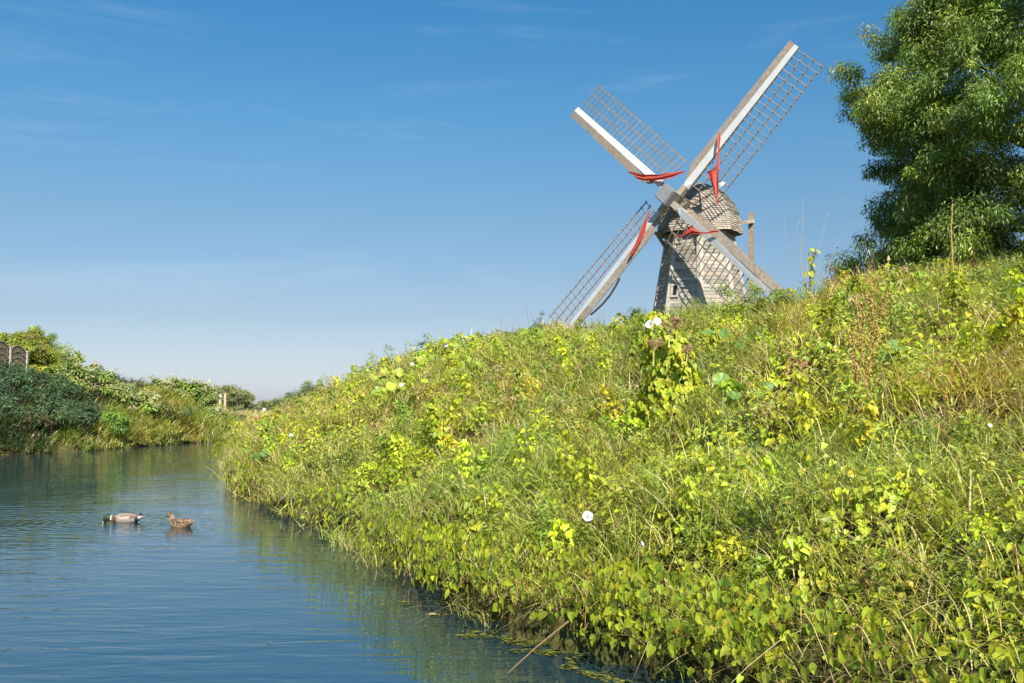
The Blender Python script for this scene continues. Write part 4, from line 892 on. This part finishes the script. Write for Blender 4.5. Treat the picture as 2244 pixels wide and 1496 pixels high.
# skyline weeds
def weed(px, py, w, h, label, cols, wts, n=26, per=55, size=.06, name='tall_weed', group='tall weeds on the bank skyline', back=.0):
    b = hit(px, py+8); x, y = b[0], b[1]+back; shrub(name, label, 'plant', x, y, w*y/F, w*y/F*.8, h*y/F+.38, n*2, per, LANCE, size, cols, wts, group, .11, droop=.0, stems=9, mat=M_LEAF)
GG = [(.32,.40,.09),(.38,.44,.11),(.26,.35,.08)]
for a_ in [(1520, 700, 75, 50, 'feathery green weed hiding the windmill foot at its middle'), (1600, 690, 100, 62, 'feathery green weed hiding the right corner of the windmill foot'), (1668, 668, 80, 60, 'bushy green weed at the foot of the tail post'), (1720, 660, 60, 45, 'green weed under the tip of the lower right sail'),
           (2175, 650, 110, 30, 'tall feathery green weed on the skyline at the far right'), (2240, 660, 90, 25, 'feathery green weed at the right edge of the photo'), (1180, 742, 70, 40, 'dark green weed on the skyline left of the lower left sail tip'), (1395, 712, 60, 38, 'dark rounded weed at the left foot of the windmill'),
           (935, 780, 70, 34, 'thin weed with dark leaves on the skyline left of the round leaves'), (2030, 655, 120, 45, 'low ferny green weed on the skyline below the tree')]:
    weed(*a_, GG if 'dark' not in a_[4] else [(.09,.15,.06),(.13,.19,.07)], [1, 1, 1] if 'dark' not in a_[4] else [1, 1])
weed(1845, 655, 100, 62, 'rusty brown dried bush on the skyline left of the tree', [(.30,.20,.07),(.24,.18,.08),(.20,.20,.06)], [2, 2, 1], name='rusty_bush', group=None, n=40)
# tall single stalks against the sky
def stalk(path, r, col, label, name='dry_stalk', head=None):
    b = hit(*path[0]); pts = np.array([at(p_[0], p_[1], b[1]) for p_ in path]); e = empty(name, pts[0], label, 'plant stalk'); g = G(); g.tube(pts, np.linspace(r, r*.6, len(pts)), col, 6); loc(g, e).build('stem', M_STEM, e)
    if head: 
        g = G(); g.tube([pts[-2]*.35+pts[-1]*.65, pts[-1]], [r*2.2, r*.8], head, 6); loc(g, e).build('seed_head', M_STEM, e)
stalk([(2090, 625), (2087, 560), (2084, 500), (2088, 445)], .010, (.40, .27, .08), 'single ochre reed stalk standing upright in front of the tall tree')
stalk([(1944, 630), (1946, 590), (1947, 560)], .012, (.42, .36, .14), 'short pale plant stalk at the left foot of the tree', head=(.45, .38, .2))
stalk([(1978, 632), (1978, 610), (1980, 588)], .012, (.40, .16, .07), 'short reddish plant stalk at the foot of the tree')
stalk([(955, 860), (957, 790), (962, 735), (968, 722)], .010, (.38, .34, .12), 'tall thin stalk with pinkish seed head rising above the round leaves', head=(.42, .28, .22))
g = G(); b = hit(1790, 640); e = empty('dead_twigs', b, 'sparse thin grey dead twigs against the sky between windmill and tree', 'twigs')
for path in ([(1790,650),(1750,560),(1722,520),(1718,470)], [(1760,640),(1755,560),(1760,480),(1758,430)], [(1800,650),(1790,560),(1812,470),(1850,430)], [(1770,640),(1768,560),(1745,500),(1758,470)], [(1800,640),(1830,540),(1868,480)], [(1785,600),(1760,590),(1735,560)], [(1668,650),(1668,600),(1676,580)]):
    g.tube(np.array([at(p_[0], p_[1], b[1]-.1) for p_ in path]), np.linspace(.0045, .0025, len(path)), (.33, .30, .25), 4)
loc(g, e).build('twig', M_STEM, e)
# stick over the water, floating leaf, driftweed
p0 = at(1245, 1362, 5.75); p1 = at(1113, 1466, 1.6*F/(1466-885)); p1[2] = .01
g = G(); o_ = p0; g.tube(np.array([p0-p1, (p0-p1)*.5+np.array([0, 0, .01]), (0, 0, 0)]), [.005, .0045, .003], (.36, .25, .12), 6)
o = g.build('dry_stick', M_STEM); o.location = tuple(p1); tag(o, 'long tan dry stick slanting from the bank down into the water', 'stick')
p1 = at(937, 1342, 1.6*F/(1342-885)); g = G(); leaves(g, OVAL, np.zeros((1, 3)), np.array([[0, 0, 1.]]), np.array([[1, .2, 0.]]), np.array([.085]), np.array([[.42, .30, .16]]), np.array([1.5]))
o = g.build('floating_leaf', M_STEM); o.location = (p1[0], p1[1], .012); tag(o, 'brown dead leaf floating on the dark water near the bank', 'leaf')
# water weed floating along the edge
g = G(); x = rng.uniform(-1.2, 1.6, 26000); y = rng.uniform(4.6, 8.5, 26000); d = sdR(np.c_[x, y]); k = (d < -.05) & (d > -.42) & (fbm(x, y, .35, 31) > .55); x, y = x[k], y[k]; n = len(x)
leaves(g, LANCE, np.c_[x, y, rng.uniform(.003, .012, n)], np.c_[rng.normal(0, .15, (n, 2)), np.ones(n)], np.c_[rdir(n)*.6+np.array([1., -.2]), np.zeros(n)], rng.uniform(.03, .07, n), pal(n, [(.13,.14,.02),(.08,.10,.02),(.17,.17,.03)], [2, 2, 1]))
tag(g.build('water_weed', M_STEM), 'yellow-green water weed floating along the near bank', 'water weed', kind='stuff')

g = G(); x = rng.uniform(-5, 1, 900); y = rng.uniform(4.5, 16, 900); d = sdR(np.c_[x, y]); k = (d < -.1) & (rng.random(900) < np.exp((d+.1)*2.0)*.8); x, y = x[k], y[k]; n = len(x)
leaves(g, OVAL, np.c_[x, y, rng.uniform(.004, .01, n)], np.c_[rng.normal(0, .12, (n, 2)), np.ones(n)], np.c_[rdir(n), np.zeros(n)], rng.uniform(.012, .04, n), pal(n, [(.25,.20,.10),(.20,.22,.05),(.34,.30,.18)], [2, 2, 1]))
tag(g.build('floating_debris', M_STEM), 'small bits of leaf and seed drifting on the water beside the bank', 'floating debris', kind='stuff')
# ------------------------------------------------------------------ ducks
def loft(name, rings, colf, parent, mat=M_DUCK, K=20, fine=3):
    """rings: (x, y, z, half width, half height, pitch) along the body, pitch = tilt of the cross-section in the x-z plane"""
    A_ = np.array(rings, float); n = len(A_); t = np.linspace(0, n-1, (n-1)*fine+1); B_ = np.zeros((len(t), 6))
    for c in range(6):
        y_ = A_[:, c]; mm_ = np.gradient(y_); i = np.minimum(t.astype(int), n-2); u = t-i
        B_[:, c] = (2*u**3-3*u**2+1)*y_[i]+(u**3-2*u**2+u)*mm_[i]+(-2*u**3+3*u**2)*y_[i+1]+(u**3-u**2)*mm_[i+1]
    V = []
    for x, y, z, w, h, p in B_:
        w, h = max(w, .001), max(h, .001)
        for k in range(K):
            a = 2*pi*k/K; up_ = cos(a)*h; sd_ = sin(a)*w; V.append((x - up_*sin(p), y+sd_, z + up_*cos(p)))
    n2 = len(B_); fs = [(i*K+k, i*K+(k+1) % K, (i+1)*K+(k+1) % K, (i+1)*K+k) for i in range(n2-1) for k in range(K)]
    Vn = np.array(V); cols = []
    for f in fs:
        c = Vn[list(f)].mean(0); i = f[0]//K; cols.append(colf(c, B_[i], t[i]/(n-1)))
    cols += [cols[0], cols[-1]]; fs = fs + [tuple(range(K))[::-1], tuple((n2-1)*K+k for k in range(K))]
    g = G(); 
    s_ = g; s_.V.append(Vn); s_.n = len(Vn)
    for f in fs: s_.L.append(np.array(f)); s_.S.append(np.array([len(f)]))
    s_.C.append(np.array(cols)); return g.build(name, mat, parent, smooth=True)
def vary(c, v=.12): return np.array(c)*(1+random.uniform(-v, v))
# drake: faces left (-x), head down feeding.  Length about 0.52 m
dr = empty('drake_duck', DRAKE, 'drake with glossy green head and yellow bill dipping its head into the water', 'duck', rz=R_(-4))
def dcol(c, b, t):
    x, y, z = c
    if x < -.200: return vary((.030, .065, .030) if z > .05 and random.random() < .7 else (.018, .030, .024))
    if x < -.188 and z > .03: return vary((.55, .53, .48), .04)
    if x < -.10: return vary((.12, .065, .05) if z < .07 or x < -.14 else (.24, .175, .14))
    if x > .19: return vary((.42, .40, .37) if z < .085 else (.04, .04, .04))
    if x > .15: return vary((.03, .03, .03) if z < .09 else (.10, .08, .07))
    if z > .075: return vary((.30, .235, .19) if abs(y) > .03 else (.20, .15, .12))
    return vary((.25, .215, .19), .12)
loft('body', [(.275,0,.085,.008,.006,0),(.24,0,.080,.035,.014,0),(.19,0,.066,.058,.038,0),(.12,0,.048,.082,.062,0),(.03,0,.044,.094,.080,0),(-.06,0,.042,.090,.078,0),(-.125,0,.036,.066,.064,.1),(-.165,0,.040,.046,.052,.2),(-.195,0,.050,.042,.047,.25),
              (-.235,0,.056,.044,.046,.3),(-.272,0,.048,.041,.044,.5),(-.298,0,.026,.028,.032,.7),(-.308,0,.010,.018,.016,.9)], dcol, dr)
loft('bill', [(-.298,0,.018,.019,.015,.9),(-.314,0,.002,.018,.010,1.0),(-.328,0,-.016,.016,.005,1.1)], lambda c, b, t: (.75, .50, .03), dr, K=10)
for s in (-1, 1):
    loft('wing', [(.20,s*.040,.088,.006,.010,0),(.14,s*.066,.082,.012,.024,0),(.06,s*.082,.074,.014,.034,0),(-.03,s*.084,.066,.013,.034,0),(-.09,s*.072,.062,.006,.016,0)], lambda c, b, t: vary((.17, .12, .09) if c[2] > .085 else ((.42,.34,.28) if c[0] < .10 else (.14,.10,.08))), dr, K=12)
    g = G(); a_ = []; 
    for i in range(10):
        q = 2*pi*i/10; a_.append((-.272+.005*cos(q), s*.0425, .056+.005*sin(q)))
    g.add(a_, [tuple(range(10))], (.01, .01, .01)); g.build('eye', M_GLASS, dr)
g = G(); g.tube([(.19,0,.10),(.215,0,.118),(.205,0,.128),(.19,0,.122)], [.014,.010,.006,.003], (.03,.03,.03), 8); g.build('tail_curl', M_DUCK, dr)
# hen: faces left and slightly away, head up
HEN[2] = -.012
hn = empty('hen_duck', HEN, 'brown speckled hen duck swimming with raised head to the right of the drake', 'duck', rz=R_(-28))
def hcol(c, b, t):
    x, y, z = c; s = random.random()
    if t > .60: return vary((.24, .17, .115) if z < .155 or abs(y) > .018 else (.13, .09, .06), .12)
    if t > .48: return vary((.33, .22, .14))
    if x > .17 and z > .07: return vary((.36, .26, .16) if s < .5 else (.16, .10, .06))
    if z > .09: return vary((.12, .075, .045) if s < .6 else (.30, .20, .12))
    return vary((.30, .185, .10) if s < .55 else (.17, .10, .06))
loft('body', [(.235,0,.092,.010,.008,0),(.20,0,.084,.036,.024,0),(.14,0,.064,.068,.054,0),(.07,0,.048,.087,.072,0),(-.01,0,.042,.092,.080,0),(-.08,0,.044,.080,.076,.1),(-.122,0,.060,.062,.064,.5),(-.140,0,.086,.046,.048,1.0),(-.148,0,.108,.037,.039,1.3),
              (-.152,0,.130,.036,.036,1.2),(-.168,0,.152,.038,.038,.6),(-.196,0,.157,.034,.034,.15),(-.222,0,.149,.022,.022,-.1),(-.230,0,.145,.012,.013,-.15)], hcol, hn)
loft('bill', [(-.218,0,.143,.014,.014,-.2),(-.244,0,.130,.012,.008,-.35),(-.268,0,.118,.014,.005,-.4),(-.280,0,.113,.009,.003,-.4)], lambda c, b, t: (.13, .09, .06), hn, K=10)
for s in (-1, 1):
    loft('wing', [(.21,s*.034,.096,.005,.008,0),(.14,s*.060,.088,.012,.024,0),(.06,s*.078,.078,.014,.036,0),(-.02,s*.080,.072,.012,.034,0),(-.075,s*.066,.070,.006,.014,0)], lambda c, b, t: vary((.10,.065,.045) if random.random() < .65 else (.30,.21,.13), .15), hn, K=14, fine=4)
    g = G(); g.add([(-.198+.005*cos(2*pi*i/10), s*.0345, .162+.005*sin(2*pi*i/10)) for i in range(10)], [tuple(range(10))], (.01, .01, .01)); g.build('eye', M_GLASS, hn)
